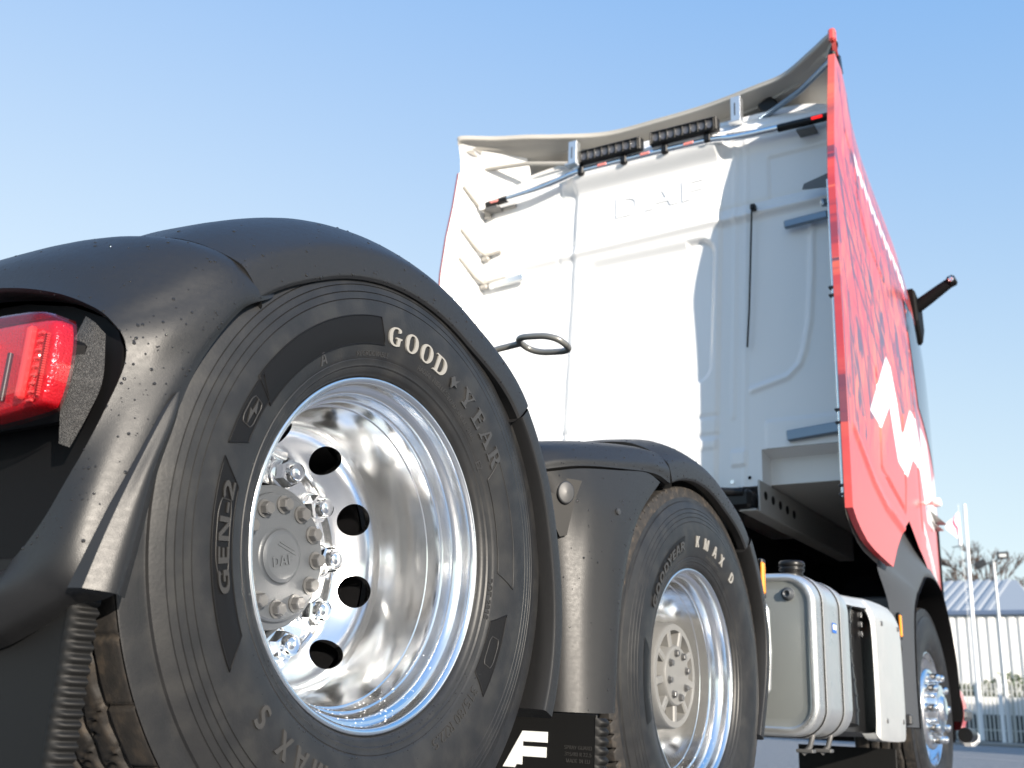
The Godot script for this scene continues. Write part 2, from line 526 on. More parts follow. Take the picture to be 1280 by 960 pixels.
# a deep polished rim whose disc has ten hand holes
func deep_rim(c: Vector3, parent: Node) -> void:
	var mb := MB.new()
	mb.lathe(smooth_path(P2([-0.014, 0.2985, -0.006, 0.3005, -0.0015, 0.300, 0.0005, 0.2965, -0.001, 0.2915, -0.008, 0.2868, -0.026, 0.2838]), 3), 160, c)
	mb.lathe(P2([-0.026, 0.2838, -0.0275, 0.2795]), 160, c)
	mb.lathe(smooth_path(P2([-0.0275, 0.2795, -0.032, 0.2745, -0.040, 0.2705, -0.058, 0.2665]), 3), 160, c)
	mb.lathe(P2([-0.058, 0.2665, -0.0595, 0.2635]), 160, c)
	mb.lathe(smooth_path(P2([-0.0595, 0.2635, -0.066, 0.2615, -0.090, 0.2595]), 3), 160, c)
	mb.lathe(P2([-0.090, 0.2595, -0.0912, 0.2572]), 160, c)
	mb.lathe(smooth_path(P2([-0.0912, 0.2572, -0.12, 0.2545, -0.155, 0.253, -0.185, 0.2525, -0.203, 0.2505]), 4), 160, c)
	var path := smooth_path(P2([-0.203, 0.2505, -0.216, 0.247, -0.229, 0.241, -0.241, 0.232, -0.252, 0.220, -0.262, 0.207, -0.270, 0.198]), 4)
	var total := 0.0
	for k in path.size() - 1:
		total += path[k].distance_to(path[k + 1])
	var sh := total * 0.53
	var hs := 0.0335
	var ht := 0.140
	var half := PI / 10.0
	var K := 48
	for sec in 10:
		var a0 := TAU * sec / 10.0 + 0.15
		var b := mb.v.size()
		for ring in 9:
			var f := pow(ring / 8.0, 0.8)
			for k in K:
				var tt := TAU * k / K
				var hp := Vector2(cos(tt) * hs, sin(tt) * ht)
				var far := maxf(absf(cos(tt)), absf(sin(tt)))
				var rp := Vector2(cos(tt) / far * ((total - sh) if cos(tt) > 0.0 else sh), sin(tt) / far * half)
				var q := hp.lerp(rp, f)
				var s := clampf(sh + q.x, 0.0, total)
				var pr := dish_prof(s, path)
				var p1 := dish_prof(maxf(s - 0.002, 0.0), path)
				var p2 := dish_prof(minf(s + 0.002, total), path)
				var tg := (p2 - p1).normalized()
				var a := a0 + q.y
				var nr := Vector3(-tg.y, 0, 0) + Vector3(0, cos(a), sin(a)) * tg.x
				if ring == 0: nr = (nr + Vector3(0, 0, 0)).normalized()
				mb.vert(c + Vector3(pr.x, pr.y * cos(a), pr.y * sin(a)), nr.normalized())
		for ring in 8:
			for k in K:
				var i0 := b + ring * K + k
				var i1 := b + ring * K + (k + 1) % K
				mb.tri(i0, i1, i1 + K); mb.tri(i0, i1 + K, i0 + K)
		# the wall of the hole
		var rows := [PackedVector3Array(), PackedVector3Array()]
		for k in K:
			var tt := TAU * k / K
			var pr := dish_prof(sh + cos(tt) * hs, path)
			var a := a0 + sin(tt) * ht
			var p := c + Vector3(pr.x, pr.y * cos(a), pr.y * sin(a))
			rows[0].append(p)
			rows[1].append(p + Vector3(-0.016, 0.006 * cos(a), 0.006 * sin(a)))
		mb.grid(rows, false, true)
	drops_on(parent, mb, 110, 31, func(p: Vector3, nn: Vector3) -> bool: return p.y < c.y - 0.15 and p.x > c.x - 0.09 and p.x < c.x - 0.024 and p.z > c.z - 0.22, 0.0006, 0.0014, c + Vector3(0.3, 0, 0), -1.0, "bead_bright")
	mb.lathe(smooth_path(P2([-0.270, 0.198, -0.2765, 0.1925, -0.283, 0.190, -0.288, 0.187, -0.290, 0.182, -0.290, 0.150]), 3) + P2([-0.290, 0.1405, -0.306, 0.1405]), 160, c)
	put("rim", mb, M.alloy, parent)
	var back := MB.new()
	back.lathe(P2([-0.31, 0.10, -0.33, 0.255, -0.30, 0.262, -0.26, 0.266]), 64, c)
	put("brake_drum", back, M.dark, parent)

func hex(mb: MB, o: Vector3, r: float, h: float, turn := 0.0, dome := 0.0) -> void:
	var rows := []
	var prof := [[0.0, 1.0], [h * 0.86, 1.0], [h, 0.86]]
	for q in 2:
		for k in 6:
			var a := TAU * k / 6.0 + turn
			var a2 := TAU * (k + 1) / 6.0 + turn
			var p := func(m: int, aa: float) -> Vector3:
				return o + Vector3(prof[m][0], cos(aa) * r * prof[m][1], sin(aa) * r * prof[m][1])
			mb.flat([p.call(q, a), p.call(q, a2), p.call(q + 1, a2), p.call(q + 1, a)])
	var top := []
	for k in 6:
		var a := TAU * k / 6.0 + turn
		top.append(o + Vector3(h, cos(a) * r * 0.86, sin(a) * r * 0.86))
	mb.flat(top)
	if dome > 0.0:
		mb.lathe(smooth_path(P2([h, r * 0.80, h + dome * 0.6, r * 0.74, h + dome, r * 0.45, h + dome * 1.12, 0.0005]), 3), 20, o)

func tag_wheel(truck: Node, c: Vector3) -> void:
	var w := group("rear_wheel", truck)
	tyre(c, false, w, 720)
	deep_rim(c, w)
	# the second tyre of the pair, further in
	var mb := MB.new()
	mb.lathe(P2([-0.35, 0.30, -0.33, 0.40, -0.345, 0.50, -0.36, 0.532, -0.62, 0.532, -0.635, 0.50, -0.64, 0.40, -0.62, 0.30]), 96, c)
	put("inner_tyre", mb, M.rubber, w)
	# hub cover with its raised cap
	mb = MB.new()
	mb.lathe(smooth_path(P2([-0.222, 0.0005, -0.2215, 0.030, -0.2225, 0.042]), 3) + smooth_path(P2([-0.2255, 0.0475, -0.230, 0.049, -0.2325, 0.0525]), 2), 72, c)
	mb.lathe(P2([-0.2325, 0.0525, -0.233, 0.112, -0.236, 0.116, -0.247, 0.1175]), 72, c)
	mb.lathe(P2([-0.247, 0.1175, -0.249, 0.128, -0.252, 0.131, -0.31, 0.132]), 72, c)
	put("hub_cover", mb, M.hub, w)
	for k in 12:
		var a := TAU * (k + 0.1) / 12.0
		var o := c + Vector3(-0.233, cos(a) * 0.094, sin(a) * 0.094)
		mb = MB.new()
		mb.lathe(P2([0.0, 0.0165, 0.0035, 0.0165, 0.0035, 0.002]), 24, o)
		hex(mb, o + Vector3(0.0035, 0, 0), 0.0125, 0.015, 0.4 * k)
		put("hub_bolt", mb, M.steel, w)
	for k in 10:
		var a := TAU * (k + 0.5) / 10.0 + 0.11
		var o := c + Vector3(-0.290, cos(a) * 0.1675, sin(a) * 0.1675)
		mb = MB.new()
		mb.lathe(smooth_path(P2([0.0, 0.034, 0.006, 0.034, 0.011, 0.029, 0.013, 0.022]), 2), 32, o)
		hex(mb, o + Vector3(0.011, 0, 0), 0.0275, 0.024, 0.7 * k)
		mb.lathe(smooth_path(P2([0.035, 0.0205, 0.044, 0.0198, 0.051, 0.0165, 0.055, 0.009, 0.056, 0.0005]), 3), 24, o)
		put("wheel_nut", mb, M.chrome, w)
	mb = MB.new()
	mb.tube([c + Vector3(-0.262, 0.20, 0.075), c + Vector3(-0.225, 0.214, 0.070), c + Vector3(-0.216, 0.2160, 0.052)], 0.0045, 8)
	put("valve_stem", mb, M.chrome, w)
	mb = MB.new()
	flat_text(mb, "DAF", c + Vector3(-0.2215, -0.009, 0.002), Vector3(0, 0.26, -0.966), Vector3(0, 0.966, 0.26), 0.017, 0.0022, 1.2)
	for k in 2:
		mb.box(c + Vector3(-0.2212, 0.0125 + k * 0.006, -0.006), Vector3(0.002, 0.0018, 0.050 - k * 0.01), 0.0, Basis(Vector3.RIGHT, -0.263))
	put("cap_lettering", mb, M.hub, w)
	# sidewall lettering
	var sx := true
	var words := MB.new()
	var ang := [-5.6, 1.7, 8.7, 15.6, 31.1, 38.7, 45.6, 52.6]
	for k in 8:
		words = MB.new()
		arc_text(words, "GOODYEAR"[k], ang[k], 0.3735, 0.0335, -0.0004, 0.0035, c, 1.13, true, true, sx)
		put("sidewall_letter", words, M.letter_pale if k < 4 else M.letter, w)  # GOOD paler than YEAR: sun highlight painted into the same rubber
	var foot := MB.new()
	var fo := PackedVector2Array([Vector2(-0.012, 0.004), Vector2(-0.004, 0.014), Vector2(0.002, 0.006), Vector2(0.014, 0.016), Vector2(0.006, 0.002), Vector2(0.013, -0.004), Vector2(0.002, -0.004), Vector2(-0.004, -0.015), Vector2(-0.007, -0.004)])
	var fa := deg_to_rad(23.2)
	foot.prism(fo, c + Vector3(0.0275, 0.368 * cos(fa), -0.368 * sin(fa)), Vector3(0, -sin(fa), -cos(fa)), Vector3(0, cos(fa), -sin(fa)), Vector3(0.003, 0, 0))
	put("wing_emblem", foot, M.letter, w)
	words = MB.new()
	var bot := [-136.5, -146.0, -152.5, -159.5, -166.0]
	for k in 5:
		words = MB.new()
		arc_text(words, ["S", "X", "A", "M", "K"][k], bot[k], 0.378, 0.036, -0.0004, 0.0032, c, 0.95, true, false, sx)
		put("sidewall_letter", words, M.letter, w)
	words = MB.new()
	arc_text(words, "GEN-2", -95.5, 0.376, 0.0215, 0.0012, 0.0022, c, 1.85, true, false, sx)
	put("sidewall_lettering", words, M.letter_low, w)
	# small moulded lines of type
	words = MB.new()
	arc_text(words, "REGROOVABLE", -14.0, 0.338, 0.0085, -0.0002, 0.0012, c, 1.1, false, false, sx)
	arc_text(words, "RADIAL TUBELESS", 16.0, 0.343, 0.0085, -0.0002, 0.0012, c, 1.1, false, false, sx)
	arc_text(words, "A", -36.0, 0.346, 0.02, -0.0002, 0.0012, c, 1.0, true, false, sx)
	arc_text(words, "LOAD SINGLE  DUAL", 34.0, 0.341, 0.008, -0.0002, 0.0012, c, 1.1, false, false, sx)
	arc_text(words, "E2", 52.0, 0.332, 0.013, -0.0002, 0.0014, c, 1.0, true, false, sx)
	arc_text(words, "DOT 2318", 98.0, 0.326, 0.011, -0.0002, 0.0014, c, 1.2, true, false, sx)
	arc_text(words, "315/80 R22.5", 140.0, 0.352, 0.017, -0.0002, 0.0015, c, 1.15, false, false, sx)
	put("small_lettering", words, M.letter_low, w)
	# smooth inlaid fields of the sidewall
	var inlay := func(lo: float, hi: float, r0: float, r1: float, slant: float, lift: float) -> MB:
		var q := MB.new()
		var rows := []
		for i in 7:
			var f := i / 6.0
			var r := lerpf(r0, r1, f)
			var row := PackedVector3Array()
			for j in 25:
				var a := deg_to_rad(lerpf(lo + slant * (1.0 - f), hi - slant * (1.0 - f) , j / 24.0))
				row.append(c + Vector3(sidewall_x(r) + lift, r * cos(a), -r * sin(a)))
			rows.append(row)
		q.grid(rows)
		var rim := []
		for j in 25: rim.append(rows[0][j])
		for i in range(1, 7): rim.append(rows[i][24])
		for j in range(23, -1, -1): rim.append(rows[6][j])
		for i in range(5, 0, -1): rim.append(rows[i][0])
		rim.append(rim[0])
		q.tube(rim, 0.0012, 6, false)
		return q
	put("sidewall_field", inlay.call(-123.0, -79.0, 0.355, 0.397, 5.0, 0.0009), M.badge, w)
	put("sidewall_field", inlay.call(-59.0, -11.5, 0.354, 0.402, -2.0, 0.0009), M.badge, w)
	put("sidewall_field", inlay.call(-76.0, -57.5, 0.362, 0.398, 3.0, 0.0009), M.badge, w)
	put("sidewall_field", inlay.call(54.0, 93.0, 0.342, 0.386, 4.0, 0.0007), M.rubber, w)
	put("sidewall_field", inlay.call(101.0, 127.0, 0.338, 0.376, 4.0, 0.0009), M.badge, w)
	var bolt := MB.new()
	var ba := deg_to_rad(-66.5)
	bolt.prism(PackedVector2Array([Vector2(-0.022, 0.0), Vector2(0.002, 0.007), Vector2(0.0, 0.002), Vector2(0.022, 0.001), Vector2(-0.001, -0.007), Vector2(0.001, -0.0015)]), c + Vector3(0.0285, 0.380 * cos(ba), -0.380 * sin(ba)), Vector3(0, -sin(ba), -cos(ba)), Vector3(0, cos(ba), -sin(ba)), Vector3(0.0022, 0, 0))
	put("sidewall_emblem", bolt, M.letter_low, w)
	for pair in [[-66.5, 0.380, 0.046, 0.012], [-95.5, 0.376, 0.104, 0.0135], [114.0, 0.357, 0.058, 0.011]]:
		bolt = MB.new()
		var loop := []
		for k in 41:
			var tt := TAU * k / 40.0
			var cx: float = pair[2] * 0.5 * clampf(1.25 * cos(tt), -1, 1)
			var cy: float = pair[3] * clampf(1.15 * sin(tt), -1, 1)
			var aa: float = deg_to_rad(pair[0]) + cx / pair[1]
			var rr: float = pair[1] + cy
			loop.append(c + Vector3(sidewall_x(rr) + 0.0012, rr * cos(aa), -rr * sin(aa)))
		bolt.tube(loop, 0.0009, 6, false)
		put("emblem_outline", bolt, M.letter_low, w)

func drive_wheel(truck: Node, c: Vector3) -> void:
	var w := group("drive_wheel", truck)
	tyre(c, true, w, 800)
	deep_rim(c, w)
	var mb := MB.new()
	mb.lathe(P2([-0.35, 0.30, -0.33, 0.40, -0.345, 0.50, -0.36, 0.532, -0.62, 0.532, -0.635, 0.50, -0.64, 0.40, -0.62, 0.30]), 96, c)
	put("inner_tyre", mb, M.rubber, w)
	mb = MB.new()
	var hx := -0.055
	mb.lathe(P2([hx - 0.25, 0.165, hx - 0.13, 0.160, hx - 0.06, 0.150, hx - 0.012, 0.146, hx - 0.004, 0.142, hx - 0.004, 0.126]), 72, c)
	mb.lathe(P2([hx - 0.004, 0.126, hx - 0.03, 0.122, hx - 0.034, 0.09, hx - 0.004, 0.084, hx + 0.002, 0.080, hx + 0.004, 0.074, hx + 0.004, 0.0005]), 72, c)
	for k in 9:
		var a := TAU * (k + 0.5) / 9.0
		mb.box(c + Vector3(hx - 0.018, cos(a) * 0.105, sin(a) * 0.105), Vector3(0.03, 0.05, 0.022), 0.004, Basis(Vector3.RIGHT, a))
	put("hub_cover", mb, M.hub_pale, w)
	for k in 8:
		var a := TAU * (k + 0.3) / 8.0
		mb = MB.new()
		var o := c + Vector3(hx + 0.003, cos(a) * 0.062, sin(a) * 0.062)
		mb.lathe(P2([0.0, 0.0115, 0.002, 0.0115, 0.002, 0.003]), 16, o)
		hex(mb, o + Vector3(0.002, 0, 0), 0.009, 0.010, 0.3 * k)
		put("hub_bolt", mb, M.steel, w)
	for k in 10:
		var a := TAU * (k + 0.5) / 10.0
		var o := c + Vector3(-0.290, cos(a) * 0.1875, sin(a) * 0.1875)
		mb = MB.new()
		hex(mb, o, 0.0195, 0.03, 0.5 * k, 0.012)
		put("wheel_nut", mb, M.chrome, w)
	var sx := true
	var words := MB.new()
	var ang := [-5.5, 4.6, 15.0, 23.5, 37.0]
	for k in 5:
		words = MB.new()
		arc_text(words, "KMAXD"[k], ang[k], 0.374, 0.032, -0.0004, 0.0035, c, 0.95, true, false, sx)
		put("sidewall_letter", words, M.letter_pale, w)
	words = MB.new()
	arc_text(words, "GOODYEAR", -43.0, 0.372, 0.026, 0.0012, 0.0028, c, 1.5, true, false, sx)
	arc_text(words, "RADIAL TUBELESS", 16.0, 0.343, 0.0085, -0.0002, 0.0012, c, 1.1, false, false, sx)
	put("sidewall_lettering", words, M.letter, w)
	for span in [[-62.0, -22.0], [-110.0, -82.0]]:
		var q := MB.new()
		var rows := []
		for i in 6:
			var r := lerpf(0.352, 0.396, i / 5.0)
			var row := PackedVector3Array()
			for j in 21:
				var a := deg_to_rad(lerpf(span[0], span[1] + 3.0 * i / 5.0, j / 20.0))
				row.append(c + Vector3(sidewall_x(r) + 0.0009, r * cos(a), -r * sin(a)))
			rows.append(row)
		q.grid(rows)
		put("sidewall_field", q, M.badge, w)

func front_wheel(truck: Node, c: Vector3) -> void:
	var w := group("front_wheel", truck)
	tyre(c, false, w, 360)
	var mb := MB.new()
	mb.lathe(smooth_path(P2([-0.014, 0.2985, -0.006, 0.3005, 0.0, 0.299, -0.001, 0.2905, -0.026, 0.2838, -0.045, 0.272, -0.075, 0.262, -0.085, 0.25, -0.07, 0.232, -0.03, 0.222, -0.005, 0.215, 0.006, 0.205, 0.008, 0.19, 0.008, 0.145]), 3) + P2([-0.02, 0.142]), 120, c)
	put("rim", mb, M.alloy, w)
	mb = MB.new()
	mb.lathe(smooth_path(P2([-0.02, 0.14, 0.02, 0.132, 0.05, 0.125, 0.056, 0.115, 0.058, 0.07, 0.075, 0.06, 0.08, 0.03, 0.08, 0.0005]), 2), 48, c)
	put("hub_cover", mb, M.alloy, w)
	for k in 10:
		var a := TAU * (k + 0.5) / 10.0
		var o := c + Vector3(0.008, cos(a) * 0.1675, sin(a) * 0.1675)
		mb = MB.new()
		mb.lathe(P2([0.0, 0.026, 0.008, 0.024, 0.010, 0.019]), 20, o)
		mb.lathe(smooth_path(P2([0.010, 0.0225, 0.045, 0.021, 0.060, 0.014, 0.063, 0.0005]), 3), 18, o)
		put("wheel_nut", mb, M.chrome, w)

# ------------------------------------------------------------------ mudguards
func mudguard_common(g: Node, cy: float, cz: float, dx: float, lip: float, a_top: float, front_grow: float, front_end: float) -> void:
	var c := Vector3(dx, cy, cz)
	var top := MB.new()
	var L := lip
	var grow := func(a: float) -> float: return 0.028 * sst(0.35, 0.80, -a) + 0.012 * sst(0.45, 0.85, a)
	var prof := P2([-0.02, L + 0.020, 0.004, L, 0.027, L - 0.001]) + smooth_path(P2([0.0305, L + 0.003, 0.0315, L + 0.010, 0.0295, L + 0.045, 0.020, L + 0.064, -0.012, L + 0.090, -0.05, L + 0.112, -0.10, L + 0.128, -0.20, L + 0.137]), 3) + P2([-0.62, L + 0.139, -0.638, L + 0.13, -0.64, L + 0.04, -0.636, L + 0.04])
	var a0 := -deg_to_rad(46.0)
	var a1 := deg_to_rad(a_top)
	arc(top, prof, 72, c, a0, a1, grow)
	arc(top, P2([-0.02, L + 0.020, -0.06, L + 0.095, -0.62, L + 0.120]), 48, c, a0, a1, grow)
	for e in [a0, a1]:
		var oe := PackedVector3Array(); var ie := PackedVector3Array()
		for p in prof:
			var r: float = p.y + grow.call(e)
			oe.append(c + Vector3(p.x, r * cos(e), r * sin(e)))
			ie.append(c + Vector3(p.x - 0.004, (r - 0.014) * cos(e), (r - 0.014) * sin(e)))
		top.grid([oe, ie])
	put("top_panel", top, M.plastic, g)
	drops_on(g, top, 130, 55, func(p: Vector3, nn: Vector3) -> bool: return p.x > -0.35 + dx and p.y > cy + 0.2, 0.0012, 0.0032, Vector3(-0.4, cy, cz), 1.0)
	var fr := MB.new()
	var F := L + 0.030
	var shrink := func(a: float) -> float: return front_grow * (1.0 - sst(1.25, 1.95, -a)) + front_end * sst(1.25, 1.95, -a)
	var fp := P2([-0.62, F - 0.006, 0.0, F - 0.004, 0.029, F]) + smooth_path(P2([0.0335, F + 0.003, 0.0345, F + 0.010, 0.033, F + 0.034, 0.026, F + 0.042]), 3) + P2([-0.62, F + 0.046])
	arc(fr, fp, 56, c, -deg_to_rad(112.0), a0 - 0.004, shrink)
	var cap := []
	for p in fp:
		var a := -deg_to_rad(112.0)
		var r: float = p.y + shrink.call(a)
		cap.append(c + Vector3(p.x, r * cos(a), r * sin(a)))
	fr.flat(cap)
	put("front_panel", fr, M.plastic, g)

# a profile of (x, r) swept along an arc whose radius changes with the angle
func arc(mb: MB, prof: Array, seg: int, c: Vector3, a0: float, a1: float, dr: Callable) -> void:
	var run: Array = [prof[0]]
	for k in range(1, prof.size()):
		run.append(prof[k])
		var cut := k == prof.size() - 1
		if not cut:
			cut = (prof[k] - prof[k - 1]).normalized().dot((prof[k + 1] - prof[k]).normalized()) < 0.848
		if cut:
			var rows := []
			for p in run:
				var row := PackedVector3Array()
				for j in seg + 1:
					var a := a0 + (a1 - a0) * j / seg
					var r: float = p.y + dr.call(a)
					row.append(c + Vector3(p.x, r * cos(a), r * sin(a)))
				rows.append(row)
			mb.grid(rows)
			run = [prof[k]]

func drops_on(g: Node, mesh: MB, count: int, sd: int, keep: Callable, rmin: float, rmax: float, ref: Vector3, away: float, look := "bead") -> void:
	var rng := RandomNumberGenerator.new()
	rng.seed = sd
	var drop := MB.new()
	drop.lathe(smooth_path(P2([0.0, 1.0, 0.25, 0.92, 0.5, 0.6, 0.58, 0.001]), 2), 10, Vector3.ZERO)
	var mm := MultiMesh.new()
	mm.transform_format = MultiMesh.TRANSFORM_3D
	mm.mesh = drop.mesh()
	var xs := []
	var nt := mesh.ix.size() / 3
	var guard := 0
	while xs.size() < count and guard < count * 60:
		guard += 1
		var k := rng.randi_range(0, nt - 1) * 3
		var p := (mesh.v[mesh.ix[k]] + mesh.v[mesh.ix[k + 1]] + mesh.v[mesh.ix[k + 2]]) / 3.0
		var f1 := rng.randf()
		var f2 := rng.randf() * (1.0 - f1)
		p = mesh.v[mesh.ix[k]] + (mesh.v[mesh.ix[k + 1]] - mesh.v[mesh.ix[k]]) * f1 + (mesh.v[mesh.ix[k + 2]] - mesh.v[mesh.ix[k]]) * f2
		var nn: Vector3 = mesh.n[mesh.ix[k]]
		if nn.dot(p - ref) * away < 0.0: nn = -nn
		if not keep.call(p, nn): continue
		var r := lerpf(rmin, rmax, pow(rng.randf(), 2.0))
		var side := nn.cross(Vector3.FORWARD if absf(nn.z) < 0.9 else Vector3.UP).normalized()
		xs.append(Transform3D(Basis(nn * r, side * r, nn.cross(side) * r), p))
	mm.instance_count = xs.size()
	for k in xs.size():
		mm.set_instance_transform(k, xs[k])
	var o := MultiMeshInstance3D.new()
	o.name = "water_drops"
	o.multimesh = mm
	o.material_override = M[look]
	o.set_meta("kind", "stuff")
	g.add_child(o, true)

func rear_mudguard(truck: Node) -> void:
	var g := group("rear_mudguard", truck)
	mudguard_common(g, 0.60, 0.0, 0.0, 0.499, 45.0, 0.003, 0.028)
	# the rear section round the lamp pocket: outer edge, two swelling lines, pocket edge
	var O := V3([-0.66, 1.052, 0.40, -0.40, 1.060, 0.40, -0.20, 1.060, 0.40, -0.085, 1.050, 0.395, -0.014, 1.026, 0.365, 0.020, 0.984, 0.325, 0.033, 0.93, 0.397, 0.034, 0.833, 0.458, 0.034, 0.74, 0.489, 0.034, 0.66, 0.507, 0.034, 0.575, 0.519, 0.030, 0.508, 0.532, -0.01, 0.485, 0.553, -0.075, 0.455, 0.565, -0.15, 0.430, 0.570, -0.30, 0.415, 0.572, -0.66, 0.412, 0.572])
	var A := V3([-0.66, 1.05, 0.50, -0.40, 1.055, 0.50, -0.20, 1.052, 0.495, -0.07, 1.035, 0.475, 0.008, 1.005, 0.44, 0.036, 0.965, 0.41, 0.043, 0.90, 0.442, 0.043, 0.82, 0.487, 0.042, 0.74, 0.520, 0.042, 0.66, 0.540, 0.040, 0.570, 0.560, 0.032, 0.510, 0.575, -0.008, 0.495, 0.592, -0.072, 0.468, 0.600, -0.14, 0.445, 0.606, -0.30, 0.430, 0.610, -0.66, 0.428, 0.610])
	var B := V3([-0.66, 1.00, 0.585, -0.40, 1.002, 0.580, -0.22, 0.995, 0.572, -0.09, 0.972, 0.550, -0.008, 0.935, 0.520, 0.022, 0.905, 0.498, 0.032, 0.86, 0.510, 0.034, 0.80, 0.532, 0.032, 0.735, 0.555, 0.030, 0.66, 0.578, 0.024, 0.585, 0.600, 0.008, 0.535, 0.612, -0.03, 0.515, 0.618, -0.085, 0.495, 0.622, -0.14, 0.475, 0.626, -0.30, 0.462, 0.630, -0.66, 0.460, 0.630])
	var I := V3([-0.66, 0.948, 0.622, -0.40, 0.948, 0.616, -0.24, 0.936, 0.606, -0.125, 0.912, 0.596, -0.045, 0.880, 0.584, -0.012, 0.855, 0.573, 0.003, 0.83, 0.562, 0.006, 0.795, 0.560, 0.003, 0.735, 0.575, -0.004, 0.680, 0.590, -0.018, 0.635, 0.600, -0.037, 0.592, 0.606, -0.062, 0.560, 0.608, -0.087, 0.539, 0.608, -0.118, 0.522, 0.606, -0.30, 0.505, 0.604, -0.66, 0.502, 0.604])
	var ctrl := []
	for k in O.size():
		var flat := clampf((0.95 - O[k].y) / 0.1, 0.0, 1.0) if k >= 6 and k <= 12 else 0.0
		ctrl.append([O[k], A[k] - Vector3(0.005, 0, 0.002) * flat, B[k] - Vector3(0.009, 0, 0.006) * flat, I[k]])
	var mb := MB.new()
	mb.patch(ctrl, 128, 20)
	var Ii := []
	var Id := []
	var Oi := []
	for k in I.size():
		var cen := Vector3(minf(I[k].x, -0.2), 0.73, I[k].z)
		Ii.append(I[k] + (cen - I[k]).normalized() * 0.006 + Vector3(0, 0, -0.012))
		Id.append(I[k] + (cen - I[k]).normalized() * 0.002 + Vector3(-0.004, 0, -0.048))
		Oi.append(O[k] + Vector3(-0.02, 0, 0.0) + Vector3(0, (O[k].y - 0.6), O[k].z).normalized() * 0.004)
	var c2 := []
	for k in I.size(): c2.append([I[k], Ii[k], Id[k]])
	mb.patch(c2, 128, 8)
	var c3 := []
	for k in range(4, O.size()): c3.append([O[k], Oi[k]])
	mb.patch(c3, 96, 1)
	put("rear_panel", mb, M.plastic, g)
	drops_on(g, mb, 300, 77, func(p: Vector3, nn: Vector3) -> bool: return p.y > 0.55 and p.x > -0.45 and p.z > 0.2 and not (p.z < 0.55 and p.x < -0.0 and p.y < 0.93), 0.0009, 0.0026, Vector3(-0.45, 0.62, 0.15), 1.0)
	# pocket floor and the wedge beside the lamp
	mb = MB.new()
	var fl := PackedVector2Array()
	for p in I: fl.append(Vector2(p.x - 0.010, lerpf(p.y, 0.73, 0.03)))
	mb.prism(fl, Vector3(0, 0, 0.545), Vector3.RIGHT, Vector3.UP, Vector3(0, 0, 0.012))
	put("pocket_floor", mb, M.dark, g)
	mb = MB.new()
	mb.patch([V3([-0.066, 0.872, 0.580, -0.050, 0.862, 0.576, -0.036, 0.846, 0.566]), V3([-0.062, 0.80, 0.602, -0.046, 0.792, 0.588, -0.026, 0.780, 0.566]), V3([-0.058, 0.745, 0.600, -0.046, 0.740, 0.590, -0.034, 0.735, 0.572]), V3([-0.058, 0.690, 0.592, -0.053, 0.688, 0.588, -0.048, 0.686, 0.582])], 16, 12)
	put("lamp_bracket", mb, M.gritty, g)
	# flange that runs down along the tyre
	mb = MB.new()
	mb.patch([V3([0.036, 0.775, 0.488, 0.0435, 0.775, 0.494, 0.0435, 0.772, 0.500]), V3([0.037, 0.74, 0.489, 0.048, 0.735, 0.503, 0.043, 0.733, 0.517]), V3([0.037, 0.66, 0.507, 0.052, 0.655, 0.530, 0.042, 0.650, 0.548]), V3([0.037, 0.575, 0.517, 0.053, 0.575, 0.545, 0.040, 0.575, 0.572]), V3([0.037, 0.497, 0.528, 0.053, 0.500, 0.558, 0.036, 0.503, 0.590])], 40, 12)
	mb.patch([V3([0.0435, 0.772, 0.500, 0.043, 0.772, 0.500]), V3([0.043, 0.733, 0.517, 0.036, 0.733, 0.520]), V3([0.042, 0.650, 0.548, 0.032, 0.650, 0.552]), V3([0.040, 0.575, 0.572, 0.028, 0.575, 0.578]), V3([0.036, 0.503, 0.590, 0.016, 0.503, 0.596])], 40, 3)
	put("arch_flange", mb, M.plastic, g)
	# mud flap with its scalloped spray edge
	mb = MB.new()
	mb.box(Vector3(-0.345, 0.33, 0.560), Vector3(0.65, 0.44, 0.008), 0.002)
	put("mud_flap", mb, M.flap, g)
	mb = MB.new()
	var rows := []
	for i in 161:
		var y := 0.535 - 0.42 * i / 160.0
		var s := absf(sin(i * PI / 5.0 + 0.5 * sin(i * 0.09)))
		rows.append(PackedVector3Array([Vector3(-0.022, y, 0.5655), Vector3(-0.018, y, 0.566 + 0.001 * s), Vector3(-0.013 + 0.001 * s, y, 0.564), Vector3(-0.007 + 0.007 * s, y, 0.554 + 0.003 * s), Vector3(-0.004 + 0.008 * s, y, 0.536)]))
	mb.grid(rows)
	put("flap_edge", mb, M.flap, g)
	mb = MB.new()
	for k in 4:
		flat_text(mb, ["SPRAY GUARD", "315/80  R 22.5", "MADE IN EU", "DAF PARTS"][k], Vector3(-0.165, 0.372 - 0.020 * k, 0.5645), Vector3(1, 0, 0), Vector3(0, 1, 0), 0.007, 0.001, 1.1, false)
	put("flap_lettering", mb, M.letter, g)

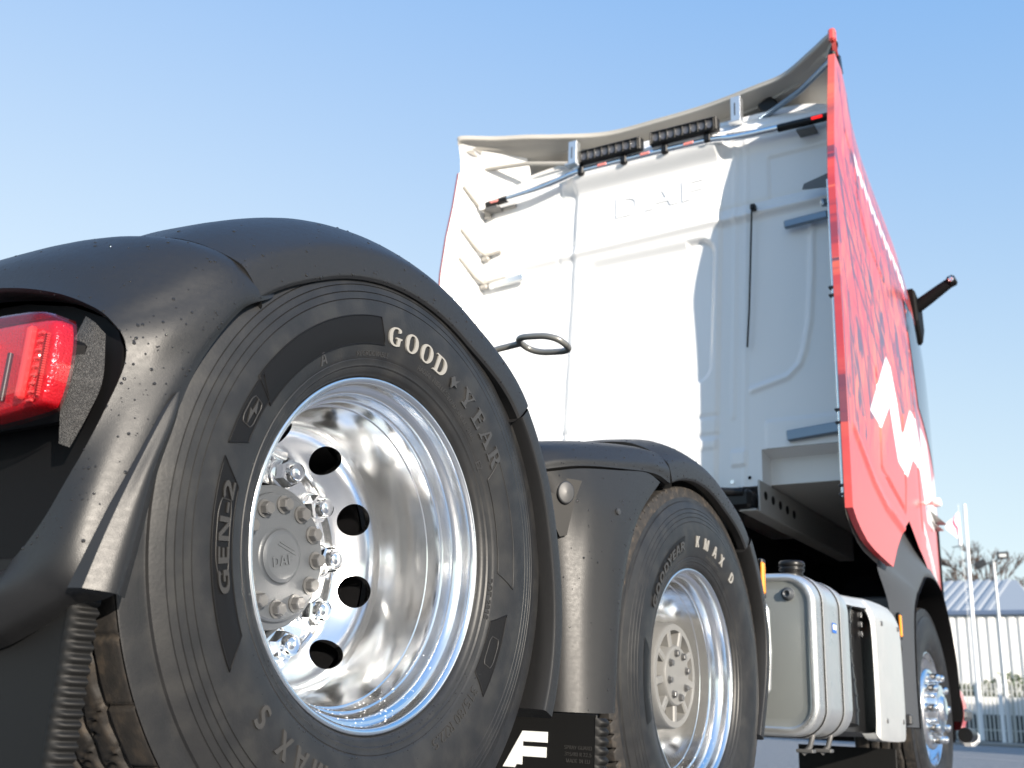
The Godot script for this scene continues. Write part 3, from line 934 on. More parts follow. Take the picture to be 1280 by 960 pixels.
func tail_lamp(truck: Node) -> void:
	var l := group("tail_lamp", truck)
	var mb := MB.new()
	mb.box(Vector3(-0.263, 0.784, 0.580), Vector3(0.432, 0.122, 0.05), 0.020)
	put("housing", mb, M.dark, l)
	# clear red outer lens with rounded corners
	var lens := func(x0: float, x1: float, y0: float, y1: float, z0: float, z1: float, r: float) -> MB:
		var q := MB.new()
		var rows := []
		for st in [[0.0, 0.0], [0.0, 0.55], [0.002, 0.8], [0.006, 0.93], [0.013, 1.0], [0.03, 1.03]]:
			var row := PackedVector3Array()
			for k in 48:
				var a := TAU * k / 48.0
				var cx := clampf(1.5 * cos(a), -1, 1)
				var cy := clampf(1.5 * sin(a), -1, 1)
				var e: float = st[0]
				var dir := Vector2(cos(a), sin(a))
				var hx := (x1 - x0) * 0.5 - r
				var hy := (y1 - y0) * 0.5 - r
				row.append(Vector3((x0 + x1) * 0.5 + cx * hx + dir.x * (r - e), (y0 + y1) * 0.5 + cy * hy + dir.y * (r - e), lerpf(z0, z1, st[1])))
			rows.append(row)
		q.grid(rows, false, true)
		q.flat(Array(rows[-1]))
		return q
	put("outer_lens", lens.call(-0.475, -0.035, 0.716, 0.866, 0.605, 0.660, 0.046), M.lens_out, l)
	mb = lens.call(-0.470, -0.041, 0.722, 0.860, 0.606, 0.634, 0.040)
	put("reflector", mb, M.lens_in, l)
	# bright bars and prisms behind the lens
	for k in 4:
		mb = MB.new()
		mb.box(Vector3(-0.086 - 0.1 * k, 0.790, 0.640), Vector3(0.011, 0.100, 0.012), 0.003)
		put("light_bar", mb, M.lens_pink, l)
	mb = MB.new()
	for k in 26:
		for j in 3:
			mb.box(Vector3(-0.051 - 0.0014 * j, 0.742 + 0.0033 * k, 0.6385), Vector3(0.0055, 0.0024, 0.005), 0.0008)
	for k in 9:
		mb.box(Vector3(-0.068, 0.737 + 0.0115 * k, 0.637), Vector3(0.012, 0.004, 0.005), 0.001)
	put("prism_rows", mb, M.lens_pink, l)
	mb = MB.new()
	mb.tube([Vector3(-0.125, 0.808, 0.640), Vector3(-0.125, 0.742, 0.640)], 0.004, 8)
	put("inner_frame", mb, M.black, l)

func drive_mudguard(truck: Node) -> void:
	var g := group("drive_mudguard", truck)
	mudguard_common(g, 0.54, -1.45, -0.045, 0.510, 22.0, 0.022, -0.038)
	var mb := MB.new()
	# the top panel runs on rearwards
	mb.patch([V3([-0.016, 1.009, -1.250, -0.0165, 1.055, -1.235, -0.065, 1.100, -1.222, -0.20, 1.107, -1.220, -0.64, 1.108, -1.220]),
		V3([-0.018, 1.016, -1.150, -0.022, 1.046, -1.125, -0.070, 1.086, -1.10, -0.21, 1.092, -1.09, -0.64, 1.092, -1.09]),
		V3([-0.030, 0.992, -0.97, -0.040, 1.015, -0.945, -0.095, 1.052, -0.91, -0.23, 1.060, -0.89, -0.64, 1.060, -0.89]),
		V3([-0.062, 0.967, -0.81, -0.075, 0.985, -0.785, -0.13, 1.012, -0.75, -0.25, 1.022, -0.735, -0.64, 1.022, -0.735]),
		V3([-0.11, 0.938, -0.70, -0.125, 0.952, -0.68, -0.18, 0.968, -0.655, -0.28, 0.975, -0.645, -0.64, 0.975, -0.645])], 48, 32)
	mb.patch([V3([-0.016, 1.009, -1.250, -0.03, 1.007, -1.25]), V3([-0.018, 1.016, -1.150, -0.03, 1.011, -1.15]), V3([-0.030, 0.992, -0.97, -0.045, 0.986, -0.97]), V3([-0.062, 0.967, -0.81, -0.075, 0.96, -0.82]), V3([-0.11, 0.938, -0.70, -0.12, 0.93, -0.71])], 40, 1)
	put("top_extension", mb, M.plastic, g)
	drops_on(g, mb, 60, 12, func(p: Vector3, nn: Vector3) -> bool: return p.x > -0.5, 0.0015, 0.0036, Vector3(-0.45, 0.5, -1.3), 1.0)
	mb = MB.new()
	mb.patch([V3([-0.015, 0.998, -1.18, -0.019, 1.008, -1.10, -0.030, 0.985, -0.96, -0.062, 0.960, -0.81, -0.112, 0.931, -0.70, -0.30, 0.925, -0.65, -0.64, 0.925, -0.65]),
		V3([-0.015, 0.895, -1.062, -0.012, 0.880, -1.005, -0.018, 0.870, -0.92, -0.045, 0.865, -0.82, -0.112, 0.860, -0.735, -0.30, 0.86, -0.69, -0.64, 0.86, -0.69]),
		V3([-0.015, 0.780, -0.992, -0.010, 0.772, -0.950, -0.018, 0.765, -0.88, -0.050, 0.762, -0.81, -0.120, 0.760, -0.755, -0.30, 0.76, -0.72, -0.64, 0.76, -0.72]),
		V3([-0.015, 0.615, -0.947, -0.008, 0.612, -0.915, -0.020, 0.610, -0.86, -0.055, 0.610, -0.80, -0.120, 0.610, -0.765, -0.30, 0.61, -0.74, -0.64, 0.61, -0.74]),
		V3([-0.015, 0.395, -0.926, -0.008, 0.392, -0.90, -0.020, 0.390, -0.85, -0.055, 0.390, -0.80, -0.120, 0.390, -0.77, -0.30, 0.39, -0.75, -0.64, 0.39, -0.75])], 48, 48)
	mb.patch([V3([-0.015, 0.998, -1.18, -0.06, 1.0, -1.19]), V3([-0.015, 0.895, -1.062, -0.06, 0.9, -1.07]), V3([-0.015, 0.780, -0.992, -0.06, 0.78, -1.0]), V3([-0.015, 0.615, -0.947, -0.06, 0.615, -0.957]), V3([-0.015, 0.395, -0.926, -0.06, 0.395, -0.936])], 40, 1)
	put("rear_panel", mb, M.plastic, g)
	drops_on(g, mb, 90, 13, func(p: Vector3, nn: Vector3) -> bool: return p.x > -0.3, 0.0014, 0.0034, Vector3(-0.45, 0.5, -1.3), 1.0)
	# access cover on the top, round blank and screw on the rear
	mb = MB.new()
	mb.patch([V3([-0.115, 1.052, -0.985, -0.20, 1.074, -0.965]), V3([-0.125, 1.036, -0.90, -0.21, 1.060, -0.885]), V3([-0.14, 1.018, -0.82, -0.225, 1.045, -0.805])], 16, 8)
	put("access_cover", mb, M.plastic, g)
	mb = MB.new()
	mb.tube(V3([-0.20, 1.0735, -0.965, -0.115, 1.053, -0.985, -0.125, 1.037, -0.90, -0.14, 1.019, -0.82, -0.225, 1.046, -0.805]), 0.0032, 6)
	put("cover_edge", mb, M.plastic, g)
	mb = MB.new()
	var cn := Vector3(0.78, 0, 0.62)
	var cu := Vector3(0.62, 0, -0.78)
	var co := Vector3(-0.076, 0.875, -0.772)
	mb.prism(PackedVector2Array([Vector2(-0.055, 0.055), Vector2(0.038, 0.050), Vector2(0.02, 0.0), Vector2(0.002, -0.085), Vector2(-0.016, -0.09), Vector2(-0.055, -0.02)]), co - cn * 0.012, cu, Vector3.UP, cn * 0.020, 0.003)
	put("corner_plate", mb, M.flap, g)
	mb = MB.new()
	var rowsb := []
	for q in [[0.0, 1.0], [0.006, 1.0], [0.010, 0.85], [0.012, 0.01]]:
		var row := PackedVector3Array()
		for k in 28:
			var a := TAU * k / 28.0
			row.append(co + cn * (0.008 + q[0]) + Vector3(0, 0.016 + cos(a) * 0.028 * q[1], 0) + cu * (-0.006 + sin(a) * 0.022 * q[1]))
		rowsb.append(row)
	mb.grid(rowsb, false, true)
	put("round_blank", mb, M.gray_dark, g)
	mb = MB.new()
	mb.lathe(P2([0, 0.009, 0.004, 0.008, 0.005, 0.0005]), 14, Vector3(-0.016, 0.872, -0.93))
	put("screw", mb, M.gray_dark, g)
	mb = MB.new()
	mb.box(Vector3(-0.315, 0.20, -0.782), Vector3(0.66, 0.375, 0.008), 0.002)
	put("mud_flap", mb, M.flap, g)
	mb = MB.new()
	var rows := []
	for i in 121:
		var y := 0.38 - 0.30 * i / 120.0
		var s := absf(sin(i * PI / 8.0))
		rows.append(PackedVector3Array([Vector3(0.012, y, -0.7765), Vector3(0.018 + 0.004 * s, y, -0.780), Vector3(0.022 + 0.010 * s, y, -0.790), Vector3(0.022 + 0.008 * s, y, -0.81)]))
	mb.grid(rows)
	put("flap_edge", mb, M.flap, g)
	# the white print on the flap: the end of an emblem
	mb = MB.new()
	mb.prism(PackedVector2Array([Vector2(-0.225, 0.265), Vector2(-0.175, 0.345), Vector2(-0.108, 0.345), Vector2(-0.108, 0.322), Vector2(-0.173, 0.322), Vector2(-0.173, 0.312), Vector2(-0.110, 0.312), Vector2(-0.110, 0.290), Vector2(-0.173, 0.290), Vector2(-0.173, 0.272), Vector2(-0.188, 0.272), Vector2(-0.192, 0.265)]), Vector3(0, 0, -0.7765), Vector3.RIGHT, Vector3.UP, Vector3(0, 0, 0.0012))
	put("flap_print", mb, M.print_white, g)
	mb = MB.new()
	for k in 3:
		flat_text(mb, ["SPRAY GUARD", "315/80 R 22.5", "MADE IN EU"][k], Vector3(-0.03, 0.315 - 0.014 * k, -0.7775), Vector3(1, 0, 0), Vector3(0, 1, 0), 0.008, 0.001, 1.0, false)
	put("flap_lettering", mb, M.letter, g)
# ------------------------------------------------------------------ cab
func sst(a: float, b: float, x: float) -> float:
	return smoothstep(a, b, x)

func gauss(x: float, w: float) -> float:
	return exp(-(x / w) * (x / w))

func seg_dist(p: Vector2, pts: Array) -> float:
	var d := 1e9
	for k in pts.size() - 1:
		d = minf(d, p.distance_to(Geometry2D.get_closest_point_to_segment(p, pts[k], pts[k + 1])))
	return d

func wall_depth(x: float, y: float) -> float:
	var d := 0.0
	var yc := 3.035 + 0.018 * (x + 2.4)
	if x > -1.74 and x < -0.78: yc -= 0.0
	d += 0.014 * sst(yc - 0.012, yc + 0.012, y) + 0.016 * gauss(y - yc, 0.022) - 0.006 * gauss(y - yc - 0.07, 0.012)
	# middle field between the pressed seams
	var xl := -1.765 + 0.03 * (y - 1.9)
	var xr := -0.835 + 0.034 * (y - 1.9)
	d += 0.016 * sst(xl - 0.008, xl + 0.012, x) * (1.0 - sst(xr - 0.012, xr + 0.010, x))
	d -= 0.005 * gauss(x - xl + 0.11, 0.010)
	d += 0.007 * gauss(x - xr - 0.085, 0.012) * sst(1.9, 1.93, y)
	d += 0.006 * gauss(x - xr - 0.150, 0.010)
	# the soft recess in the middle
	var q := Vector2(absf(x + 1.275) - 0.33, absf(y - 2.56) - 0.33)
	var sd := Vector2(maxf(q.x, 0), maxf(q.y, 0)).length() + minf(maxf(q.x, q.y), 0.0) - 0.10
	var lean := 0.06 * (y - 2.56)
	var qx := Vector2(absf(x - lean * 0.6 + 1.275) - 0.33, absf(y - 2.56) - 0.33)
	sd = Vector2(maxf(qx.x, 0), maxf(qx.y, 0)).length() + minf(maxf(qx.x, qx.y), 0.0) - 0.10
	var soft := 0.018 if x > -1.0 else 0.05
	d -= (0.010 + 0.022 * sst(2.15, 2.8, y)) * (1.0 - sst(-soft, soft * 0.3, sd))
	# curved rib on the right
	var e := seg_dist(Vector2(x, y), [Vector2(-0.285, 2.95), Vector2(-0.298, 2.67), Vector2(-0.322, 2.40), Vector2(-0.355, 2.24), Vector2(-0.382, 2.17), Vector2(-0.447, 2.11), Vector2(-0.64, 2.06)])
	d += 0.011 * gauss(e, 0.016)
	# lower ribs
	for yy in [1.935, 1.83]:
		d -= 0.007 * gauss(y - yy - 0.01 * (x + 1.3), 0.010) * (1.0 - sst(-0.84, -0.81, x))
	d += 0.006 * (sst(1.755, 1.767, y) * (1.0 - sst(1.803, 1.815, y))) * (1.0 - sst(-0.85, -0.83, x))
	d += 0.008 * sst(-0.770, -0.760, x) * (1.0 - sst(-0.690, -0.680, x)) * sst(1.655, 1.665, y) * (1.0 - sst(1.735, 1.745, y))
	d += 0.006 * sst(-0.58, -0.565, x) * (1.0 - sst(-0.12, -0.11, x)) * (1.0 - sst(1.875, 1.89, y))
	# the wall swells out under the roof
	var sw := sst(-1.83, -1.70, x) * (1.0 - sst(-0.80, -0.70, x))
	d += (0.055 * sw + 0.02) * sst(3.43, 3.54, y)
	d -= 0.010 * sst(3.13, 3.15, y) * (1.0 - sst(3.39, 3.41, y)) * sst(-0.52, -0.50, x)
	return d

const WZ := -3.72
func wall_part(x0: float, x1: float, y0: float, y1: float, nx: int, ny: int) -> MB:
	var mb := MB.new()
	var rows := []
	for i in nx + 1:
		var x := lerpf(x0, x1, float(i) / nx)
		var row := PackedVector3Array()
		for j in ny + 1:
			var y := lerpf(y0, y1, float(j) / ny)
			row.append(Vector3(x, y, WZ + wall_depth(x, y)))
		rows.append(row)
	mb.grid(rows)
	return mb

func side_x(z: float, y: float) -> float:
	var x := -0.02
	var u := clampf((-4.55 - z) / 1.6, 0.0, 1.3)
	x -= 0.19 * pow(u, 1.5)
	var yt := side_top(z)
	var xt := side_top_x(z)
	var f := clampf((y - (yt - 0.75)) / 0.75, 0.0, 1.0)
	x = lerpf(x, minf(xt, x), f * f)
	# lower skirt steps in below the diagonal crease
	var g := seg_dist(Vector2(z, y), [Vector2(-3.30, 1.68), Vector2(-3.61, 1.50), Vector2(-3.82, 1.425), Vector2(-4.20, 1.36)])
	x += 0.010 * gauss(g, 0.022)
	for ln in GROOVES:
		var dd := seg_dist(Vector2(z, y), ln)
		if dd < 0.03: x -= 0.009 * gauss(dd, 0.009)
	return x

const GROOVES := [
	[Vector2(-3.79, 2.12), Vector2(-3.81, 1.86), Vector2(-3.78, 1.60), Vector2(-4.25, 1.47), Vector2(-4.30, 1.62), Vector2(-4.33, 2.0)],
	[Vector2(-3.42, 3.30), Vector2(-3.62, 3.17), Vector2(-3.62, 3.0), Vector2(-3.78, 2.82), Vector2(-4.1, 2.70)],
	[Vector2(-4.62, 2.95), Vector2(-4.66, 2.3), Vector2(-4.66, 1.45)],
]
func table(z: float, list: Array) -> float:      # z falls along the list
	if z >= list[0]: return list[1]
	for k in range(0, list.size() - 2, 2):
		if z <= list[k] and z >= list[k + 2]:
			return lerpf(list[k + 1], list[k + 3], (list[k] - z) / (list[k] - list[k + 2]))
	return list[-1]

func side_top(z: float) -> float:
	return table(z, [-3.2, 3.68, -3.40, 3.68, -3.63, 3.625, -3.77, 3.575, -4.08, 3.50, -4.73, 3.44, -5.6, 3.30, -5.9, 3.1, -6.2, 2.8])
func side_top_x(z: float) -> float:
	return table(z, [-3.2, -0.02, -3.4, -0.03, -3.63, -0.05, -3.77, -0.07, -4.08, -0.10, -4.73, -0.15, -5.6, -0.22, -6.2, -0.3])
func side_bottom(z: float) -> float:
	return table(z, [-3.20, 1.300, -3.25, 1.262, -3.32, 1.225, -3.42, 1.188, -3.55, 1.165, -3.70, 1.150, -3.89, 1.134, -4.0, 1.240, -4.18, 1.367, -4.32, 1.433, -4.53, 1.317, -4.8, 1.224, -5.0, 1.17, -5.2, 1.15, -5.6, 1.08, -6.3, 0.95])
func rear_shift(y: float) -> float:
	return 0.0 if y < 2.9 else 0.13 * pow((y - 2.9) / 0.78, 1.3)

func livery_uv(p: Vector3) -> Vector2:
	return Vector2((-3.15 - p.z) / 3.3, (3.85 - p.y) / 3.4)

func livery() -> StandardMaterial3D:
	var W := 1100
	var H := 1100
	var img := Image.create(W, H, true, Image.FORMAT_RGB8)
	var n1 := FastNoiseLite.new(); n1.seed = 4; n1.frequency = 0.012; n1.fractal_octaves = 5
	var n2 := FastNoiseLite.new(); n2.seed = 9; n2.frequency = 0.03; n2.fractal_octaves = 4; n2.fractal_type = FastNoiseLite.FRACTAL_RIDGED
	var red := Color(0.60, 0.072, 0.060)
	var coral := Color(0.72, 0.165, 0.095)
	var plum := Color(0.075, 0.040, 0.075)
	var crim := Color(0.36, 0.030, 0.050)
	for j in H:
		var y := 3.85 - 3.4 * j / H
		for i in W:
			var z := -3.15 - 3.3 * i / W
			var c := red
			var art := smoothstep(1.55, 1.95, y + 0.35 * (z + 4.1) + 0.12 * n1.get_noise_2d(i * 0.7, j * 0.7))
			if art > 0.02:
				var along := n1.get_noise_2d((i + j * 0.55) * 0.75, (j - i * 1.25) * 0.16)
				var fine := n2.get_noise_2d((i + j * 0.4) * 0.9, (j - i * 1.1) * 0.22)
				var t := red.lerp(coral, 0.75 * smoothstep(-0.1, 0.5, along + 0.15))
				t = t.lerp(crim, smoothstep(0.10, 0.35, fine) * 0.35)
				var dark := smoothstep(0.10, 0.30, n1.get_noise_2d(i * 0.9 + 300, j * 0.5 - i * 0.35) + 0.20 * smoothstep(-4.3, -5.0, z) - 0.10)
				t = t.lerp(plum, dark * 0.95 * smoothstep(0.0, 0.25, fine + 0.12))
				c = red.lerp(t, art)
			img.set_pixel(i, j, c.linear_to_srgb())
	var rl := RandomNumberGenerator.new()
	rl.seed = 21
	for k in 170:
		var z0 := rl.randf_range(-3.15, -4.9)
		var y0 := rl.randf_range(2.0, 3.7)
		var ang: float = [-1.25, -1.05, -1.57, -0.6][rl.randi_range(0, 3)] + rl.randf_range(-0.06, 0.06)
		var ln := rl.randf_range(0.25, 1.3)
		var wd := rl.randf_range(0.004, 0.020)
		var col: Color = [plum, crim, plum, crim, coral][rl.randi_range(0, 4)]
		var dirv := Vector2(-cos(ang), sin(ang))
		var steps := int(ln / 0.003)
		for q in steps:
			var w := Vector2(z0, y0) + dirv * (0.003 * q)
			if w.y < 1.95 - 0.3 * (w.x + 4.1): break
			var rad := int(wd / 0.003) 
			for di in range(-rad, rad + 1):
				var pi := int((-3.15 - w.x) / 3.3 * W) + di
				var pj := int((3.85 - w.y) / 3.4 * H)
				if pi >= 0 and pi < W and pj >= 0 and pj < H:
					img.set_pixel(pi, pj, img.get_pixel(pi, pj).lerp(col.linear_to_srgb(), 0.6))
	var white := Color(0.86, 0.86, 0.86).linear_to_srgb()
	var polys := [
		P2([-4.03, 2.255, -4.12, 2.225, -4.23, 2.045, -4.29, 1.875, -4.53, 2.095, -4.69, 2.085, -4.81, 1.955, -4.96, 1.615, -5.29, 1.535, -4.91, 1.525, -4.73, 1.795, -4.52, 1.805, -4.36, 1.675, -4.16, 1.715, -4.12, 1.795, -4.04, 1.985, -3.83, 1.815, -3.62, 1.855]),
		P2([-4.87, 2.085, -5.20, 2.065, -5.41, 1.845, -5.80, 2.0, -6.2, 1.95, -5.77, 1.715, -5.29, 1.535, -5.08, 1.545, -4.94, 1.705, -4.86, 1.875]),
	]
	# the broken white band along the roof edge and the slanting lines of type low down
	for k in 11:
		var z := -3.63 - 0.098 * k
		var y := 3.265 - 0.030 * k
		polys.append(P2([z, y, z - 0.075, y - 0.018, z - 0.085, y - 0.095 + 0.02 * (k % 3), z - 0.05, y - 0.12, z - 0.02, y - 0.08 - 0.02 * (k % 2)]))
	for k in 9:
		var z := -4.72 - 0.058 * k
		var y := 1.505 - 0.030 * k
		polys.append(P2([z, y, z - 0.046, y - 0.022, z - 0.062, y - 0.085 - 0.012 * (k % 2), z - 0.02, y - 0.075]))
		polys.append(P2([z - 0.05, y - 0.105, z - 0.088, y - 0.122, z - 0.098, y - 0.155, z - 0.062, y - 0.145]))
	for poly in polys:
		var px := PackedVector2Array()
		var lo := Vector2(1e9, 1e9)
		var hi := -lo
		for p in poly:
			var q := Vector2((-3.15 - p.x) / 3.3 * W, (3.85 - p.y) / 3.4 * H)
			px.append(q); lo = lo.min(q); hi = hi.max(q)
		for j in range(maxi(int(lo.y), 0), mini(int(hi.y) + 1, H)):
			for i in range(maxi(int(lo.x), 0), mini(int(hi.x) + 1, W)):
				if Geometry2D.is_point_in_polygon(Vector2(i + 0.5, j + 0.5), px):
					img.set_pixel(i, j, white)
	var m := mat(Color.WHITE, 0.34)
	m.albedo_texture = ImageTexture.create_from_image(img)
	m.clearcoat_enabled = true; m.clearcoat = 0.6; m.clearcoat_roughness = 0.12
	return m

func cab(truck: Node) -> void:
	var g := group("cab", truck)
	put("rear_wall", wall_part(-2.405, -0.60, 1.545, 3.60, 170, 190), M.white, g)
	put("rear_wall", wall_part(-0.60, -0.055, 1.735, 3.60, 56, 170), M.white, g)
	var mb := MB.new()
	# ledge under the wall and the face behind it
	mb.flat([Vector3(-0.60, 1.735, WZ), Vector3(-0.055, 1.735, WZ), Vector3(-0.055, 1.715, -3.86), Vector3(-0.60, 1.715, -3.86)])
	mb.flat([Vector3(-0.655, 1.715, -3.86), Vector3(-0.055, 1.715, -3.86), Vector3(-0.055, 1.575, -3.86), Vector3(-0.655, 1.575, -3.86)])
	mb.flat([Vector3(-0.60, 1.735, WZ), Vector3(-0.60, 1.545, WZ), Vector3(-0.60, 1.545, -3.86), Vector3(-0.60, 1.735, -3.86)])
	mb.flat([Vector3(-2.405, 1.545, WZ), Vector3(-0.60, 1.545, WZ), Vector3(-0.60, 1.535, -3.95), Vector3(-2.405, 1.535, -3.95)])
	put("lower_ledge", mb, M.white, g)
	# pressed floor seen from below
	mb = MB.new()
	var rows := []
	for i in 241:
		var z := lerpf(-3.86, -5.5, i / 240.0)
		var w := 0.006 * (1.0 if (i / 4) % 2 == 0 else 0.0)
		rows.append(PackedVector3Array([Vector3(-2.36, 1.575 + w, z), Vector3(-1.2, 1.575 + w, z), Vector3(-0.06, 1.575 + w, z)]))
	mb.grid(rows)
	mb.flat([Vector3(-2.4, 1.63, -3.86), Vector3(-0.055, 1.63, -3.86), Vector3(-0.055, 1.63, -5.6), Vector3(-2.4, 1.63, -5.6)])
	put("floor_panel", mb, M.floor_paint, g)
	mb = MB.new()
	mb.box(Vector3(-0.605, 1.485, -4.55), Vector3(0.012, 0.165, 1.75), 0.003)
	mb.box(Vector3(-0.645, 1.405, -4.52), Vector3(0.09, 0.010, 1.80), 0.002)
	put("floor_beam", mb, M.floor_paint, g)
	for k in 5:
		mb = MB.new()
		mb.lathe(P2([0, 0.0005, 0.0, 0.022, -0.003, 0.024]), 20, Vector3(-0.5965, 1.50 - 0.004 * k, -3.76 - 0.115 * k))
		put("beam_hole", mb, M.dark, g)
	# bolts and holes of the lower corner
	for q in [[-0.76, 1.575, 0.011, "chrome"], [-0.665, 1.590, 0.009, "dark"]]:
		mb = MB.new()
		var ring := []
		for k in 16: ring.append(Vector3(q[0] + q[2] * cos(TAU * k / 16), q[1] + q[2] * sin(TAU * k / 16), WZ + 0.006))
		mb.flat(ring)
		put("corner_bolt", mb, M[q[3]], g)
	# badge pressed into the wall
	mb = MB.new()
	flat_text(mb, "DAF", Vector3(-1.17, 3.295, WZ + 0.0285), Vector3(1, 0.02, 0).normalized(), Vector3(-0.02, 1, 0).normalized(), 0.13, 0.007, 1.75)
	put("pressed_lettering", mb, M.white, g)
	# roof behind the wall
	mb = MB.new()
	mb.patch([V3([-2.405, 3.53, -3.70, -2.405, 3.64, -3.74, -2.36, 3.70, -3.90, -2.30, 3.66, -4.9]), V3([-1.90, 3.585, -3.665, -1.90, 3.70, -3.74, -1.88, 3.755, -3.90, -1.88, 3.70, -4.9]), V3([-1.25, 3.60, -3.645, -1.25, 3.70, -3.73, -1.25, 3.765, -3.90, -1.25, 3.72, -4.9]), V3([-0.75, 3.59, -3.66, -0.75, 3.69, -3.74, -0.75, 3.755, -3.90, -0.75, 3.70, -4.9]), V3([-0.35, 3.56, -3.70, -0.35, 3.67, -3.76, -0.35, 3.73, -3.90, -0.38, 3.50, -4.9]), V3([-0.075, 3.53, -3.70, -0.075, 3.60, -3.74, -0.11, 3.60, -3.85, -0.24, 3.36, -4.9])], 60, 30)
	put("roof_panel", mb, M.white, g)
	# printed side: rear deflector and door side in one sweep
	var liv := livery()
	mb = MB.new()
	rows = []
	var uvs := []
	var zs := []
	for i in 261: zs.append(lerpf(-3.20, -6.2, i / 260.0))
	for z0 in zs:
		var row := PackedVector3Array()
		var uvr := PackedVector2Array()
		var yb := side_bottom(z0)
		var yt := side_top(z0)
		for j in 151:
			var y := lerpf(yb, yt, j / 150.0)
			var z: float = z0 - rear_shift(y) * clampf(1.0 - (-3.2 - z0) / 0.6, 0.0, 1.0)
			var p := Vector3(side_x(z0, y), y, z)
			row.append(p); uvr.append(livery_uv(p))
		rows.append(row); uvs.append(uvr)
	mb.grid(rows, false, false, false, uvs)
	put("side_panel", mb, liv, g)
	# its thickness at the back and along the bottom
	mb = MB.new()
	var r0 := PackedVector3Array(); var r1 := PackedVector3Array(); var u0 := PackedVector2Array()
	for p in rows[0]:
		r0.append(p); r1.append(p + Vector3(-0.034, 0, 0.0)); u0.append(livery_uv(p + Vector3(0, 0, -0.03)))
	mb.grid([r0, r1], false, false, false, [u0, u0])
	put("side_edge", mb, liv, g)
	mb = MB.new()
	r0 = PackedVector3Array(); r1 = PackedVector3Array()
	for k in 75:
		var p: Vector3 = rows[k][0]
		r0.append(p); r1.append(p + Vector3(-0.03, 0.004, 0))
	mb.grid([r0, r1])
	put("side_edge", mb, M.red_dark, g)
	mb = MB.new()
	var inn := []
	for k in range(0, 60, 4):
		var row := PackedVector3Array()
		for j in range(0, 151, 3):
			var p: Vector3 = rows[k][j]
			row.append(Vector3(-0.055 - 0.02 * clampf(k / 30.0, 0, 1), p.y, p.z))
		inn.append(row)
	mb.grid(inn)
	put("deflector_inside", mb, M.seal, g)
	# front face and roof top, out of sight, close the body
	mb = MB.new()
	var fr := []
	for k in 13:
		var f := k / 12.0
		var row := PackedVector3Array()
		for j in range(0, 151, 10):
			var p: Vector3 = rows[260][j]
			row.append(Vector3(lerpf(p.x, -2.46 - (p.x + 0.02) , f), p.y, p.z - 0.25 * sin(PI * f)))
		fr.append(row)
	mb.grid(fr)
	put("front_panel", mb, M.dark, g)
	# the other side: white inner face of its deflector, red outside
	mb = MB.new()
	var Lz := [1.25, -3.30, 2.0, -3.30, 2.6, -3.305, 2.92, -3.314, 3.17, -3.345, 3.415, -3.395, 3.66, -3.43]
	var li := []; var lo := []
	for k in range(0, Lz.size(), 2):
		var zz: float = Lz[k + 1]
		var y: float = Lz[k]
		li.append(PackedVector3Array([Vector3(-2.437, y, zz), Vector3(-2.428, y, lerpf(zz, WZ, 0.35)), Vector3(-2.412, y, lerpf(zz, WZ, 0.8)), Vector3(-2.400, y, WZ)]))
		lo.append(PackedVector3Array([Vector3(-2.437, y, zz), Vector3(-2.455, y, zz - 0.003), Vector3(-2.466, y, zz - 0.02), Vector3(-2.47, y, -4.0), Vector3(-2.47, y, -5.0), Vector3(-2.36, minf(y, 3.3), -6.0)]))
	mb.grid(li)
	put("deflector_inside", mb, M.white, g)
	mb = MB.new()
	mb.grid(lo)
	put("side_panel", mb, M.red, g)
	# spoiler
	var T := V3([-2.41, 3.84, -3.36, -2.38, 3.865, -3.36, -2.20, 3.87, -3.47, -2.0, 3.87, -3.555, -1.82, 3.87, -3.645, -1.54, 3.87, -3.755, -1.2, 3.87, -3.765, -0.9, 3.87, -3.755, -0.58, 3.87, -3.705, -0.40, 3.87, -3.665, -0.22, 3.875, -3.545, -0.10, 3.875, -3.45, -0.045, 3.87, -3.41, -0.03, 3.83, -3.39])
	var under := []
	var over := []
	for k in T.size():
		var t: Vector3 = T[k]
		var xi := lerpf(t.x, -1.22, 0.06)
		var lowf := clampf((t.y - 3.83) / 0.04, 0.0, 1.0)
		under.append([t, t + Vector3(0, -0.018, -0.004), t + Vector3(0, -0.030, -0.06), Vector3(xi, t.y - 0.055, t.z - 0.16 - 0.02), Vector3(lerpf(t.x, -1.22, 0.15), 3.80, -4.02), Vector3(lerpf(t.x, -1.22, 0.24), 3.76, -4.4)])
		over.append([t, t + Vector3(0, 0.012, -0.012), Vector3(lerpf(t.x, -1.22, 0.075), t.y - 0.04, t.z - 0.14)])
	mb = MB.new()
	mb.patch(under, 96, 30)
	put("roof_spoiler", mb, M.grp, g)
	mb = MB.new()
	mb.patch(over, 96, 24)
	put("spoiler_skin", mb, M.grp, g)
	mb = MB.new()
	# end plates: white and lit at the far side, red at the near one
	mb.patch([V3([-2.41, 3.845, -3.36, -2.43, 3.74, -3.43, -2.437, 3.55, -3.45]), V3([-2.37, 3.835, -3.42, -2.40, 3.73, -3.52, -2.41, 3.52, -3.62]), V3([-2.10, 3.815, -3.70, -2.10, 3.73, -3.75, -2.12, 3.60, -3.77])], 20, 12)
	put("end_plate", mb, M.white, g)
	mb = MB.new()
	mb.patch([V3([-0.03, 3.87, -3.39, -0.028, 3.80, -3.405, -0.026, 3.73, -3.43]), V3([-0.05, 3.88, -3.395, -0.052, 3.80, -3.41, -0.055, 3.73, -3.435])], 6, 10)
